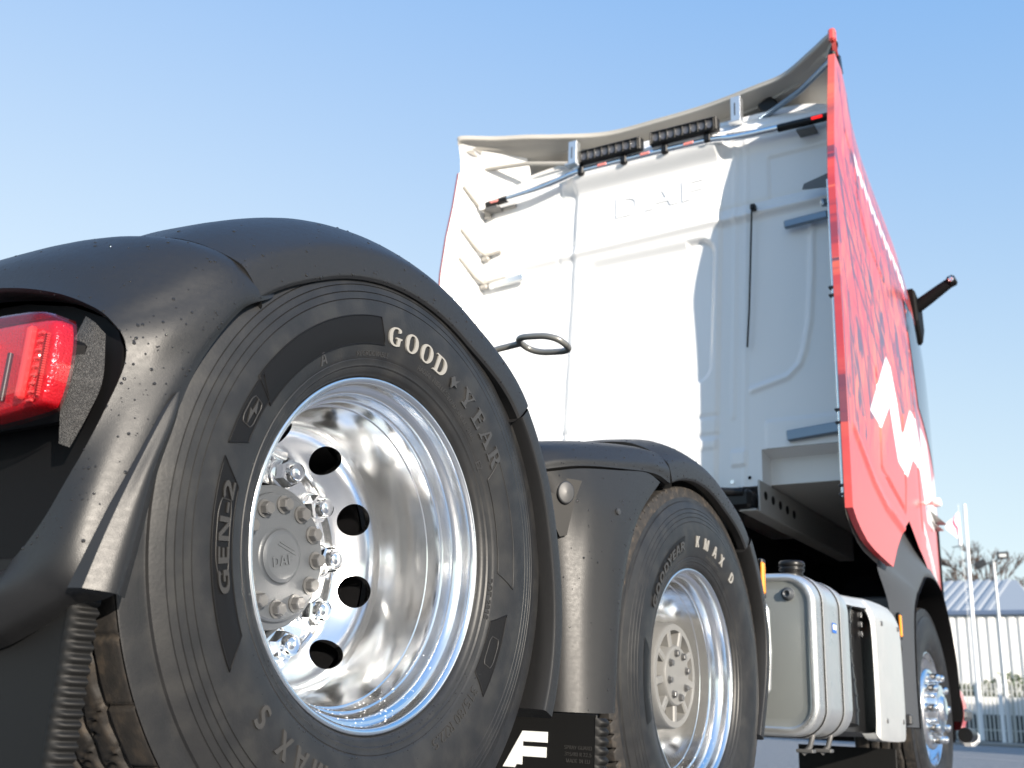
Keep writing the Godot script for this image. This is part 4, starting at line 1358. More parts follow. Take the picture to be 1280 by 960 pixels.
	mb.patch([V3([-0.03, 3.87, -3.39, -0.028, 3.80, -3.405, -0.026, 3.73, -3.43]), V3([-0.115, 3.77, -3.60, -0.085, 3.69, -3.60, -0.055, 3.60, -3.60]), V3([-0.17, 3.60, -4.0, -0.14, 3.54, -4.0, -0.11, 3.48, -4.0])], 20, 10)
	mb.box(Vector3(-0.046, 3.842, -3.405), Vector3(0.036, 0.075, 0.05), 0.010)
	put("end_plate", mb, M.red, g)
	mb = MB.new()
	mb.box(Vector3(-0.050, 3.715, -3.47), Vector3(0.03, 0.11, 0.14), 0.008, Basis(Vector3.RIGHT, 0.35))
	put("corner_seal", mb, M.black, g)
	# pressed rib on the spoiler's underside
	mb = MB.new()
	mb.tube(V3([-2.20, 3.835, -3.58, -1.95, 3.828, -3.72, -1.6, 3.822, -3.86]), 0.012, 8)
	put("spoiler_rib", mb, M.grp, g)
	mb = MB.new()
	mb.tube(V3([-0.30, 3.832, -3.72, -0.62, 3.825, -3.85, -0.95, 3.822, -3.90]), 0.012, 8)
	put("spoiler_rib", mb, M.grp, g)
	# window, mirror arm, camera
	mb = MB.new()
	rows = []
	for i in 25:
		var f := i / 24.0
		var row := PackedVector3Array()
		for j in 13:
			var h := j / 12.0
			var z := lerpf(lerpf(-4.86, -4.56, h), lerpf(-5.95, -5.72, h), f)
			var y := lerpf(lerpf(2.20, 1.98, f), lerpf(2.78, 2.80, f), h)
			row.append(Vector3(side_x(z, y) + 0.004, y, z))
		rows.append(row)
	mb.grid(rows)
	put("side_window", mb, M.glass, g)
	mb = MB.new()
	mb.tube(V3([-0.10, 2.955, -5.23, 0.0, 3.010, -5.22, 0.07, 3.050, -5.21, 0.13, 3.082, -5.20, 0.152, 3.094, -5.20]), 0.044, 14, true, 0.030)
	mb.box(Vector3(0.158, 3.097, -5.195), Vector3(0.055, 0.062, 0.07), 0.014, Basis(Vector3.BACK, 0.35))
	put("mirror_arm", mb, M.dark, g)
	mb = MB.new()
	var lensr := []
	for q in [[0.0, 0.017], [0.006, 0.016], [0.006, 0.008], [0.002, 0.0005]]:
		var row := PackedVector3Array()
		for k in 18: row.append(Vector3(0.160 + q[1] * cos(TAU * k / 18), 3.097 + q[1] * sin(TAU * k / 18), -5.16 + q[0]))
		lensr.append(row)
	mb.grid(lensr, false, true)
	put("camera_eye", mb, M.chrome, g)
	mb = MB.new()
	mb.prism(PackedVector2Array([Vector2(-5.12, 3.06), Vector2(-5.34, 3.0), Vector2(-5.36, 2.84), Vector2(-5.28, 2.73), Vector2(-5.17, 2.86)]), Vector3(-0.12, 0, 0), Vector3(0, 0, 1), Vector3(0, 1, 0), Vector3(0.065, 0, 0), 0.012)
	put("mirror_foot", mb, M.dark, g)
	mb = MB.new()
	mb.lathe(smooth_path(P2([-0.05, 0.012, 0.012, 0.013, 0.02, 0.024, 0.045, 0.026, 0.058, 0.022]), 3) + P2([0.050, 0.015, 0.050, 0.0005]), 18, Vector3(-0.01, 1.63, -4.86))
	put("side_camera", mb, M.white, g)
	mb = MB.new()
	mb.box(Vector3(-0.065, 1.215, -3.62), Vector3(0.05, 0.028, 0.06), 0.006)
	put("catch", mb, M.white, g)
	# brackets that hold the deflectors
	mb = MB.new()
	mb.prism(PackedVector2Array([Vector2(-0.30, 3.105), Vector2(-0.29, 3.135), Vector2(-0.13, 3.175), Vector2(-0.055, 3.26), Vector2(-0.055, 3.08), Vector2(-0.13, 3.085)]), Vector3(0, 0, -3.62), Vector3.RIGHT, Vector3.UP, Vector3(0, 0, 0.008))
	put("deflector_bracket", mb, M.steel, g)
	mb = MB.new()
	mb.box(Vector3(-0.305, 2.955, -3.675), Vector3(0.235, 0.045, 0.03), 0.006, Basis(Vector3.BACK, 0.05))
	mb.box(Vector3(-0.125, 2.985, -3.60), Vector3(0.17, 0.04, 0.03), 0.006, Basis(Vector3.BACK, 0.32) * Basis(Vector3.UP, 0.75))
	put("deflector_bracket", mb, M.bracket, g)
	mb = MB.new()
	mb.box(Vector3(-0.315, 1.795, -3.695), Vector3(0.28, 0.055, 0.035), 0.005, Basis(Vector3.BACK, 0.08))
	mb.box(Vector3(-0.10, 1.83, -3.55), Vector3(0.02, 0.06, 0.30), 0.004)
	put("deflector_bracket", mb, M.bracket, g)
	for q in [[3.47, 0.0], [3.17, -0.10], [2.975, -0.05]]:
		mb = MB.new()
		mb.tube(V3([-2.425, q[0] + 0.11, -3.47, -2.40, q[0] + 0.03, -3.62, -2.365, q[0], -3.675, -2.32, q[0] + 0.003, -3.68]) + [Vector3(-2.16 + q[1], q[0] + 0.012, -3.69)], 0.013, 8)
		mb.box(Vector3(-2.37, q[0] - 0.005, -3.685), Vector3(0.05, 0.06, 0.03), 0.006)
		put("deflector_bracket", mb, M.grp, g)
	mb = MB.new()
	mb.box(Vector3(-2.20, 2.962, -3.685), Vector3(0.26, 0.045, 0.022), 0.006, Basis(Vector3.BACK, 0.06))
	put("grab_recess", mb, M.tank, g)
	# gas struts
	for q in [V3([-0.066, 2.93, -3.25, -0.072, 1.36, -3.25]), V3([-2.405, 3.0, -3.52, -2.405, 2.2, -3.52]), V3([-2.405, 3.0, -3.42, -2.405, 1.9, -3.42])]:
		mb = MB.new()
		mb.tube(q, 0.009, 12)
		put("hinge_rod", mb, M.rod, g)
	for yy in [2.36, 2.32, 1.76, 1.70, 1.41, 1.37]:
		mb = MB.new()
		mb.box(Vector3(-0.066, yy, -3.25), Vector3(0.045, 0.012, 0.034), 0.003)
		put("rod_clip", mb, M.gray_dark, g)
	# thin dark lead down the wall
	mb = MB.new()
	mb.tube(V3([-0.592, 3.09, -3.66, -0.60, 3.07, -3.67, -0.615, 2.80, -3.675, -0.632, 2.5, -3.68, -0.648, 2.29, -3.68]), 0.0055, 8)
	mb.box(Vector3(-0.592, 3.095, -3.675), Vector3(0.03, 0.035, 0.04), 0.006)
	put("wall_lead", mb, M.black, g)

func light_bar(truck: Node) -> void:
	var g := group("light_bar", truck)
	var z := -3.62
	var ctrl := V3([-2.39, 3.492, z, -2.15, 3.505, z, -1.95, 3.517, z, -1.80, 3.540, z, -1.70, 3.558, z, -1.55, 3.562, z, -1.15, 3.558, z, -0.85, 3.548, z, -0.76, 3.540, z, -0.66, 3.522, z, -0.40, 3.510, z, -0.09, 3.505, z])
	var path := []
	for k in ctrl.size() - 1:
		for j in 4:
			path.append(MB.cr(ctrl[maxi(k - 1, 0)], ctrl[k], ctrl[k + 1], ctrl[mini(k + 2, ctrl.size() - 1)], j / 4.0))
	path.append(ctrl[-1])
	var mb := MB.new()
	mb.tube(path, 0.021, 20)
	put("tube", mb, M.chrome, g)
	mb = MB.new()
	mb.tube(V3([-2.34, 3.494, z, -2.18, 3.503, z]), 0.0225, 16)
	mb.tube(V3([-0.42, 3.511, z, -0.09, 3.505, z]), 0.0225, 16)
	put("end_sleeve", mb, M.black, g)
	for q in [[-1.50, 3.561], [-1.215, 3.559], [-0.94, 3.552], [-2.27, 3.498], [-0.20, 3.507]]:
		mb = MB.new()
		mb.box(Vector3(q[0], q[1], z + 0.020), Vector3(0.062, 0.018, 0.010), 0.004)
		put("marker_lamp", mb, M.marker if q[0] > -0.3 else M.marker_off, g)
	for x in [-1.645, -1.355, -1.09, -0.825]:
		mb = MB.new()
		mb.box(Vector3(x, 3.556, z), Vector3(0.042, 0.056, 0.056), 0.008)
		mb.box(Vector3(x, 3.59, z + 0.005), Vector3(0.03, 0.03, 0.03), 0.004)
		put("clamp", mb, M.black, g)
	for x in [-2.30, -0.27]:
		mb = MB.new()
		mb.box(Vector3(x, 3.468, z - 0.03), Vector3(0.10, 0.018, 0.08), 0.004)
		put("foot", mb, M.steel, g)
	for q in [[-1.44, 3.630], [-0.965, 3.628]]:
		var l := group("led_lamp", truck)
		var tilt := Basis(Vector3.BACK, -0.02) * Basis(Vector3.RIGHT, 0.10)
		var o := Vector3(q[0], q[1], z + 0.022)
		mb = MB.new()
		mb.box(o, Vector3(0.40, 0.078, 0.046), 0.009, tilt)
		for k in 12:
			mb.box(o + tilt * Vector3(0, -0.034 + 0.0062 * k, -0.036), Vector3(0.37, 0.0025, 0.034), 0.0, tilt)
		for k in 9:
			mb.box(o + tilt * Vector3(-0.19 + 0.0475 * k, 0, 0.024), Vector3(0.0055, 0.062, 0.012), 0.002, tilt)
		for s in [-1.0, 1.0]:
			mb.box(o + tilt * Vector3(0, s * 0.034, 0.025), Vector3(0.39, 0.009, 0.014), 0.003, tilt)
			mb.box(o + tilt * Vector3(s * 0.202, 0, 0.0), Vector3(0.014, 0.084, 0.06), 0.006, tilt)
		put("housing", mb, M.dark_satin, l)
		for k in 8:
			mb = MB.new()
			var rows := []
			for s in [[0.0295, 0.020], [0.025, 0.017], [0.0236, 0.008], [0.0236, 0.0006]]:
				var row := PackedVector3Array()
				for a in 16: row.append(o + tilt * Vector3(-0.166 + 0.0475 * k + s[1] * cos(TAU * a / 16), s[1] * 1.25 * sin(TAU * a / 16), s[0]))
				rows.append(row)
			mb.grid(rows, false, true)
			put("reflector", mb, M.led, l)
	for q in [[-1.742, 3.735], [-0.677, 3.730]]:
		mb = MB.new()
		var pl := PackedVector2Array([Vector2(-0.028, -0.09), Vector2(0.028, -0.09), Vector2(0.028, 0.085), Vector2(-0.028, 0.085)])
		mb.prism(pl, Vector3(q[0], q[1], -3.668), Vector3.RIGHT, Vector3.UP, Vector3(0, 0, 0.006), 0.001)
		mb.box(Vector3(q[0] + 0.025, q[1], -3.69), Vector3(0.006, 0.17, 0.045), 0.001)
		mb.box(Vector3(q[0], q[1] - 0.085, -3.66), Vector3(0.075, 0.012, 0.05), 0.002)
		put("spoiler_stay", mb, M.stay, g)
		mb = MB.new()
		mb.box(Vector3(q[0] - 0.004, q[1] + 0.005, -3.6655), Vector3(0.011, 0.085, 0.010), 0.003)
		put("stay_slot", mb, M.black, g)
	mb = MB.new()
	mb.tube(V3([-0.59, 3.69, -3.78, -0.30, 3.735, -3.66, -0.07, 3.72, -3.44]), 0.016, 8)
	put("spoiler_brace", mb, M.bracket, g)
	mb = MB.new()
	mb.tube(V3([-2.36, 3.735, -3.58, -2.05, 3.72, -3.62, -1.78, 3.675, -3.67]), 0.014, 8)
	put("spoiler_brace", mb, M.grp, g)
	mb = MB.new()
	mb.box(Vector3(-0.53, 3.79, -3.80), Vector3(0.10, 0.09, 0.03), 0.01, Basis(Vector3.BACK, 0.5))
	put("antenna_base", mb, M.black, g)

# ------------------------------------------------------------------ chassis, tank and boxes
func round_rect(x0: float, x1: float, y0: float, y1: float, r: float, z: float, n := 8) -> PackedVector3Array:
	var out := PackedVector3Array()
	for q in [[x1 - r, y1 - r, 0.0], [x0 + r, y1 - r, 0.25], [x0 + r, y0 + r, 0.5], [x1 - r, y0 + r, 0.75]]:
		for k in n + 1:
			var a: float = TAU * (q[2] + 0.25 * k / n)
			out.append(Vector3(q[0] + r * cos(a), q[1] + r * sin(a), z))
	return out

func fuel_tank(truck: Node) -> void:
	var g := group("fuel_tank", truck)
	var x0 := -0.62
	var x1 := 0.035
	var y0 := 0.345
	var y1 := 0.915
	var rows := []
	for s in [[-2.395, 0.03], [-2.39, 0.022], [-2.392, 0.010], [-2.400, 0.003], [-2.415, 0.0], [-2.50, 0.0], [-2.70, 0.0], [-2.82, 0.0], [-2.835, 0.004], [-2.842, 0.02]]:
		var e: float = s[1]
		rows.append(round_rect(x0 + e, x1 - e, y0 + e, y1 - e, 0.105 - e * 0.8, s[0]))
	var mb := MB.new()
	mb.grid(rows, false, true)
	mb.flat(Array(rows[-1]))
	put("shell", mb, M.tank, g)
	mb = MB.new()
	var er := []
	for s in [[-2.395, 0.03], [-2.402, 0.034], [-2.404, 0.06]]:
		er.append(round_rect(x0 + s[1], x1 - s[1], y0 + s[1], y1 - s[1], 0.105 - s[1] * 0.8, s[0]))
	mb.grid(er, false, true)
	mb.flat(Array(er[-1]))
	put("end_plate", mb, M.tank_end, g)
	for z in [-2.50, -2.72]:
		var st := []
		for s in [[z + 0.027, 0.001], [z + 0.026, 0.005], [z - 0.026, 0.005], [z - 0.027, 0.001]]:
			st.append(round_rect(x0 - s[1], x1 + s[1], y0 - s[1], y1 + s[1], 0.11, s[0]))
		mb = MB.new()
		mb.grid(st, false, true)
		put("strap", mb, M.strap, g)
		st = []
		for s in [[z + 0.034, 0.0005], [z + 0.033, 0.003], [z - 0.033, 0.003], [z - 0.034, 0.0005]]:
			st.append(round_rect(x0 - s[1], x1 + s[1], y0 - s[1], y1 + s[1], 0.108, s[0]))
		mb = MB.new()
		mb.grid(st, false, true)
		put("strap_liner", mb, M.dark, g)
		mb = MB.new()
		mb.tube(V3([-0.02, 0.36, z + 0.01, -0.03, 0.315, z + 0.02, -0.055, 0.29, z + 0.025]), 0.010, 8)
		mb.box(Vector3(-0.045, 0.300, z + 0.02), Vector3(0.06, 0.012, 0.04), 0.002)
		put("strap_bolt", mb, M.steel, g)
	mb = MB.new()
	var cp := []
	for s in [[0.905, 0.040], [0.925, 0.040], [0.926, 0.046], [0.935, 0.047], [0.936, 0.043], [0.943, 0.043], [0.944, 0.048], [0.957, 0.047], [0.963, 0.042], [0.964, 0.0005]]:
		var row := PackedVector3Array()
		for k in 28: row.append(Vector3(-0.065 + s[1] * cos(TAU * k / 28), s[0], -2.455 + s[1] * sin(TAU * k / 28)))
		cp.append(row)
	mb.grid(cp, false, true)
	put("filler_cap", mb, M.black, g)
	mb = MB.new()
	var kn := []
	for s in [[0.0, 0.024], [0.008, 0.024], [0.009, 0.018], [0.022, 0.016], [0.024, 0.010], [0.014, 0.008], [0.014, 0.0005]]:
		var row := PackedVector3Array()
		for k in 22: row.append(Vector3(-0.065 + s[1] * cos(TAU * k / 22), 0.838 + s[1] * sin(TAU * k / 22), -2.404 + s[0]))
		kn.append(row)
	mb.grid(kn, false, true)
	put("sender_boss", mb, M.hub, g)
	mb = MB.new()
	mb.box(Vector3(0.0372, 0.735, -2.615), Vector3(0.0012, 0.036, 0.05), 0.0)
	put("label_frame", mb, M.blue, g)
	mb = MB.new()
	mb.box(Vector3(0.0380, 0.738, -2.615), Vector3(0.0012, 0.018, 0.040), 0.0)
	put("label_field", mb, M.print_white, g)
	# stay bow between mudguard and tank
	mb = MB.new()
	mb.tube(V3([-0.13, 0.80, -2.20, -0.095, 0.79, -2.20, -0.078, 0.76, -2.20, -0.074, 0.62, -2.20, -0.080, 0.50, -2.20, -0.10, 0.47, -2.20, -0.14, 0.46, -2.20]), 0.011, 10)
	mb.box(Vector3(-0.13, 0.63, -2.21), Vector3(0.05, 0.42, 0.012), 0.004)
	put("guard_stay", mb, M.tank, g)
	mb = MB.new()
	mb.lathe(P2([0, 0.018, 0.012, 0.016, 0.012, 0.009, 0.026, 0.008, 0.027, 0.0005]), 14, Vector3(-0.10, 0.655, -2.195))
	put("stay_bolt", mb, M.steel, g)

func side_marker(truck: Node, o: Vector3) -> void:
	var g := group("side_marker", truck)
	var mb := MB.new()
	mb.box(o, Vector3(0.016, 0.13, 0.034), 0.004)
	put("base", mb, M.black, g)
	mb = MB.new()
	mb.box(o + Vector3(0.005, 0.0, 0.008), Vector3(0.014, 0.106, 0.024), 0.005)
	put("lens", mb, M.amber, g)

func battery_box(truck: Node) -> void:
	var g := group("battery_box", truck)
	var mb := MB.new()
	var prof := [Vector2(-0.06, 0.338), Vector2(-0.012, 0.342), Vector2(0.0, 0.36), Vector2(0.004, 0.55), Vector2(0.002, 0.80), Vector2(-0.006, 0.865), Vector2(-0.03, 0.91), Vector2(-0.075, 0.934), Vector2(-0.30, 0.938)]
	var sm := smooth_path(prof, 5)
	var rows := []
	for s in [[-3.372, -0.018], [-3.376, -0.006], [-3.390, 0.0], [-3.50, 0.003], [-3.65, 0.004], [-3.80, 0.002], [-3.85, -0.004], [-3.868, -0.014], [-3.872, -0.03]]:
		var row := PackedVector3Array()
		for p in sm: row.append(Vector3(p.x + s[1], p.y + s[1] * (1.0 if p.y > 0.8 else (-1.5 if p.y < 0.40 else 0.0)), s[0]))
		rows.append(row)
	mb.grid(rows)
	put("cover", mb, M.cover, g)
	mb = MB.new()
	rows = []
	for k in 12:
		var f := k / 11.0
		var row := PackedVector3Array()
		for p in sm.slice(sm.size() - 14):
			var zz := lerpf(-2.95, -3.385, f)
			row.append(Vector3(p.x - 0.012 - 0.03 * (1 - f), p.y - 0.02 * (1 - f), zz))
		rows.append(row)
	mb.grid(rows)
	put("cover_flange", mb, M.cover, g)
	for q in [[0.42, -3.48], [0.42, -3.78], [0.83, -3.48], [0.83, -3.78]]:
		mb = MB.new()
		mb.lathe(P2([0.0, 0.012, 0.006, 0.010, 0.007, 0.0005]), 12, Vector3(0.002, q[0], q[1]))
		put("cover_screw", mb, M.steel, g)
	mb = MB.new()
	mb.box(Vector3(-0.36, 0.62, -3.40), Vector3(0.58, 0.54, 0.86), 0.02)
	put("case", mb, M.black, g)
	mb = MB.new()
	var pts := []
	for k in 9:
		pts.append(Vector3(-0.09 - 0.012 * sin(k * 0.6), 0.86 - 0.058 * k, -3.05 - 0.02 * sin(k * 0.5)))
	mb.tube(pts, 0.075, 18)
	for k in 8:
		mb.tube([pts[k] + Vector3(0, 0.004, 0), pts[k] - Vector3(0, 0.006, 0)], 0.079, 18)
	put("intake_pipe", mb, M.black, g)
	for y in [0.85, 0.81, 0.77]:
		mb = MB.new()
		mb.lathe(P2([0.0, 0.013, 0.014, 0.012, 0.015, 0.0005]), 12, Vector3(-0.05, y, -3.30))
		put("cable_gland", mb, M.steel, g)

func front_arch(truck: Node) -> void:
	var g := group("front_mudguard", truck)
	var O := P2([-4.02, 0.40, -4.03, 0.62, -3.99, 0.95, -3.80, 1.13, -3.95, 1.20, -4.22, 1.36, -4.48, 1.40, -4.85, 1.34, -5.2, 1.16, -5.48, 0.9, -5.52, 0.45])
	var I := P2([-4.245, 0.40, -4.245, 0.66, -4.30, 0.93, -4.40, 1.05, -4.45, 1.08, -4.53, 1.125, -4.66, 1.185, -4.90, 1.19, -5.12, 1.10, -5.32, 0.80, -5.36, 0.45])
	var c := []
	var cin := []
	for k in O.size():
		var o: Vector2 = O[k]
		var i: Vector2 = I[k]
		var m := o.lerp(i, 0.5)
		var q := o.lerp(i, 0.88)
		c.append([Vector3(-0.075, o.y, o.x), Vector3(-0.045, m.y, m.x), Vector3(-0.022, q.y, q.x), Vector3(-0.028, i.y, i.x)])
		cin.append([Vector3(-0.028, i.y, i.x), Vector3(-0.05, i.y - 0.004, i.x), Vector3(-0.42, i.y + 0.01, i.x)])
	var mb := MB.new()
	mb.patch(c, 80, 12)
	put("arch_panel", mb, M.gray_plastic, g)
	mb = MB.new()
	mb.patch(cin, 80, 8)
	put("wheel_liner", mb, M.dark, g)
	mb = MB.new()
	mb.box(Vector3(-0.22, 0.70, -4.035), Vector3(0.30, 0.62, 0.03), 0.01)
	mb.box(Vector3(-0.045, 0.435, -4.09), Vector3(0.045, 0.05, 0.05), 0.008)
	put("rear_plate", mb, M.gray_dark, g)
	mb = MB.new()
	mb.box(Vector3(-0.30, 0.17, -3.93), Vector3(0.46, 0.26, 0.010), 0.003)
	put("mud_flap", mb, M.flap, g)
	mb = MB.new()
	mb.tube(V3([-0.05, 0.80, -4.0, -0.04, 0.76, -4.02, -0.05, 0.72, -4.0, -0.06, 0.68, -3.99]), 0.010, 8)
	put("cable", mb, M.black, g)
	# corner of the front bumper beyond the wheel
	var b := group("front_bumper", truck)
	mb = MB.new()
	mb.patch([V3([-0.10, 0.66, -5.50, -0.13, 0.66, -5.75, -0.30, 0.66, -6.0]), V3([-0.05, 0.62, -5.50, -0.09, 0.62, -5.78, -0.28, 0.62, -6.06]), V3([-0.03, 0.50, -5.48, -0.07, 0.50, -5.8, -0.26, 0.50, -6.1]), V3([-0.05, 0.40, -5.46, -0.09, 0.40, -5.78, -0.28, 0.40, -6.08])], 16, 12)
	put("corner_panel", mb, M.red, b)
	mb = MB.new()
	mb.box(Vector3(-0.055, 0.49, -5.62), Vector3(0.07, 0.07, 0.22), 0.02)
	put("step", mb, M.gray_plastic, b)
	mb = MB.new()
	mb.tube(V3([-0.02, 0.375, -5.42, -0.015, 0.375, -5.56]), 0.042, 18)
	put("lamp_tube", mb, M.black, b)
	mb = MB.new()
	mb.box(Vector3(-0.05, 0.36, -5.72), Vector3(0.10, 0.10, 0.18), 0.03)
	put("lower_corner", mb, M.white, b)
	mb = MB.new()
	mb.box(Vector3(-1.24, 0.55, -6.05), Vector3(2.1, 0.5, 0.2), 0.05)
	put("front_beam", mb, M.dark, b)

func chassis(truck: Node) -> void:
	var g := group("chassis", truck)
	for x in [-0.86, -1.62]:
		var mb := MB.new()
		mb.box(Vector3(x, 0.92, -2.4), Vector3(0.075, 0.27, 6.6), 0.006)
		put("frame_rail", mb, M.dark, g)
	for z in [0.85, -0.7, -2.1, -3.3]:
		var mb := MB.new()
		mb.box(Vector3(-1.24, 0.90, z), Vector3(0.70, 0.20, 0.09), 0.01)
		put("cross_member", mb, M.dark, g)
	for q in [[0.636, 0.0], [0.505, -1.48], [0.505, -4.87]]:
		var mb := MB.new()
		mb.lathe(P2([-2.1, 0.001, -2.1, 0.07, -0.36, 0.07, -0.36, 0.001]), 20, Vector3(0, q[0], q[1]))
		put("axle", mb, M.dark, g)
	var mb := MB.new()
	mb.box(Vector3(-1.24, 1.0, -4.7), Vector3(0.86, 0.85, 1.5), 0.05)
	put("engine", mb, M.dark, g)
	mb = MB.new()
	mb.box(Vector3(-1.24, 0.98, -5.62), Vector3(2.25, 1.3, 0.04), 0.0)
	mb.box(Vector3(-0.135, 1.42, -4.75), Vector3(0.03, 0.36, 1.7), 0.0)
	put("bulkhead", mb, M.dark, g)
	mb = MB.new()
	mb.box(Vector3(-0.72, 1.46, -3.70), Vector3(0.20, 0.10, 0.22), 0.02)
	mb.tube(V3([-0.74, 1.45, -3.70, -0.75, 1.0, -3.62]), 0.05, 14)
	mb.tube(V3([-0.66, 1.49, -3.60, -0.78, 1.50, -3.58]), 0.022, 12)
	put("cab_mount", mb, M.black, g)
	mb = MB.new()
	mb.box(Vector3(-1.24, 1.07, -2.75), Vector3(1.0, 0.02, 1.1), 0.004)
	put("deck_plate", mb, M.steel, g)
	# coupling plate and its release handle with the oval grip
	mb = MB.new()
	var ring := []
	for k in 40:
		var a := TAU * k / 40.0
		ring.append(Vector3(-1.24 + 0.46 * cos(a), 1.14, -0.75 + 0.46 * sin(a)))
	mb.flat(ring)
	var lowr := []
	for p in ring: lowr.append(p - Vector3(0, 0.05, 0))
	mb.grid([PackedVector3Array(ring), PackedVector3Array(lowr)], false, true)
	mb.box(Vector3(-1.24, 1.08, -0.75), Vector3(0.8, 0.08, 0.5), 0.01)
	put("coupling_plate", mb, M.dark, g)
	mb = MB.new()
	mb.tube(V3([-0.85, 1.20, -0.80, -0.60, 1.275, -0.86, -0.38, 1.346, -0.90, -0.30, 1.352, -0.90]), 0.009, 10)
	var loop := []
	for k in 33:
		var a := TAU * k / 32.0
		loop.append(Vector3(-0.232 + 0.070 * signf(cos(a)) * pow(absf(cos(a)), 0.75), 1.338 + 0.010 * sin(a) - 0.012 * cos(a), -0.90 + 0.040 * signf(sin(a)) * pow(absf(sin(a)), 0.65)))
	mb.tube(loop, 0.0088, 12, false)
	put("release_handle", mb, M.handle, g)

# ------------------------------------------------------------------ surroundings
func rows_box(mb: MB, a: Vector3, b: Vector3, h: float, t: float) -> void:
	var d := (b - a)
	mb.box((a + b) * 0.5 + Vector3(0, h * 0.5, 0), Vector3(d.length(), h, t), 0.0, Basis(Vector3.UP, atan2(-d.z, d.x)))

func background() -> void:
	# kerb and strip of verge
	var mb := MB.new()
	mb.box(Vector3(-6.0, 0.07, -41.5), Vector3(60, 0.14, 0.3), 0.03)
	var k := put("kerb", mb, M.kerb); k.set_meta("kind", "structure")
	mb = MB.new()
	mb.box(Vector3(-6.0, 0.06, -47.5), Vector3(60, 0.12, 11.6), 0.0)
	k = put("pavement", mb, M.kerb); k.set_meta("kind", "structure")
	# worn painted line on the yard
	mb = MB.new()
	mb.flat([Vector3(-4.6, 0.004, -21), Vector3(-1.0, 0.004, -17.5), Vector3(-0.9, 0.004, -17.62), Vector3(-4.5, 0.004, -21.12)])
	k = put("painted_line", mb, M.worn_paint); k.set_meta("kind", "structure")
	# flagpole and flag
	var t := thing("flagpole", "tall white tapered flagpole standing before the warehouse", "flagpole", Vector3(-5.92, 0.12, -43.1))
	mb = MB.new()
	mb.tube([Vector3(0, 0, 0), Vector3(0.02, 4.5, 0), Vector3(0.09, 9.0, 0)], 0.105, 16, true, 0.055)
	put("pole", mb, M.white, t)
	mb = MB.new()
	mb.box(Vector3(0, 0.02, 0), Vector3(0.36, 0.05, 0.36), 0.01)
	put("base_plate", mb, M.steel, t)
	mb = MB.new()
	mb.tube(V3([-0.14, 9.0, 0.05, -0.12, 0.9, 0.06]), 0.010, 6)
	put("halyard", mb, M.white, t)
	mb = MB.new()
	mb.tube(V3([-0.06, 7.36, 0.02, -0.5, 7.30, 0.02]), 0.022, 8)
	put("lower_rod", mb, M.steel, t)
	var fl := MB.new()
	var rows := []; var uv := []
	for i in 25:
		var f := i / 24.0
		var row := PackedVector3Array(); var ur := PackedVector2Array()
		for j in 31:
			var h := j / 30.0
			var fold := sin(h * 5.0 + f * 4.0) * 0.10 * f
			var reach := lerpf(0.10, 0.52, sst(0.15, 0.62, h) * (1.0 - 0.85 * sst(0.62, 1.0, h)) + 0.35 * (1.0 - sst(0.0, 0.2, h)) * 0.3)
			row.append(Vector3(-0.12 - reach * f, lerpf(7.36, 8.75, h) - 0.20 * f * h, 0.05 + fold + 0.22 * f * sin(h * 3.1)))
			ur.append(Vector2(f, 1.0 - h))
		rows.append(row); uv.append(ur)
	fl.grid(rows, false, false, false, uv)
	var fo := put("flag", fl, M.flag)
	fo.position = Vector3(-5.92, 0.12, -43.1)
	tag(fo, "limp white flag with a red chevron hanging from the flagpole", "flag")
	# lamp column with two floodlights
	t = thing("floodlight_column", "slim grey lamp column with two floodlights on a crossarm", "street lamp", Vector3(-5.25, 0.12, -45.2))
	mb = MB.new()
	mb.tube([Vector3.ZERO, Vector3(0, 3.5, 0), Vector3(0.0, 7.05, 0)], 0.085, 14, true, 0.05)
	put("column", mb, M.pole_gray, t)
	mb = MB.new()
	mb.tube(V3([-0.42, 6.86, 0.02, 0.10, 7.02, 0.02, 0.30, 7.16, 0.02]), 0.030, 8)
	put("crossarm", mb, M.gray_dark, t)
	for q in [[-0.48, 6.90, 0.5], [0.38, 7.22, 0.0]]:
		var bs := Basis(Vector3.BACK, q[2])
		mb = MB.new()
		mb.box(Vector3(q[0], q[1], 0.05), Vector3(0.46, 0.29, 0.14), 0.03, bs)
		put("floodlight", mb, M.gray_dark, t)
		mb = MB.new()
		mb.box(Vector3(q[0], q[1] - 0.01, 0.122), Vector3(0.27, 0.12, 0.012), 0.003, bs)
		put("floodlight_glass", mb, M.flood if q[2] == 0.0 else M.gray_dark, t)
	# short white post
	t = thing("white_post", "short square white post between the flagpole and lamp column", "post", Vector3(-5.06, 0.12, -42.4))
	mb = MB.new()
	mb.box(Vector3(0, 1.17, 0), Vector3(0.14, 2.34, 0.14), 0.01)
	put("post", mb, M.white, t)
	mb = MB.new()
	mb.box(Vector3(0, 2.36, 0), Vector3(0.18, 0.04, 0.18), 0.01)
	put("cap", mb, M.white, t)
	# palisade fence
	t = thing("palisade_fence", "pale palisade fence of upright pickets along the yard edge", "fence", Vector3(0, 0.12, -45.9))
	var pk := MB.new()
	pk.prism(PackedVector2Array([Vector2(-0.032, 0.05), Vector2(0.032, 0.05), Vector2(0.032, 2.22), Vector2(0, 2.32), Vector2(-0.032, 2.22)]), Vector3.ZERO, Vector3.RIGHT, Vector3.UP, Vector3(0, 0, 0.018))
	var pm := pk.mesh()
	for i in 84:
		var o := MeshInstance3D.new()
		o.name = "picket"; o.mesh = pm; o.material_override = M.galv
		o.position = Vector3(-13.0 + 0.155 * i, 0, 0)
		t.add_child(o, true)
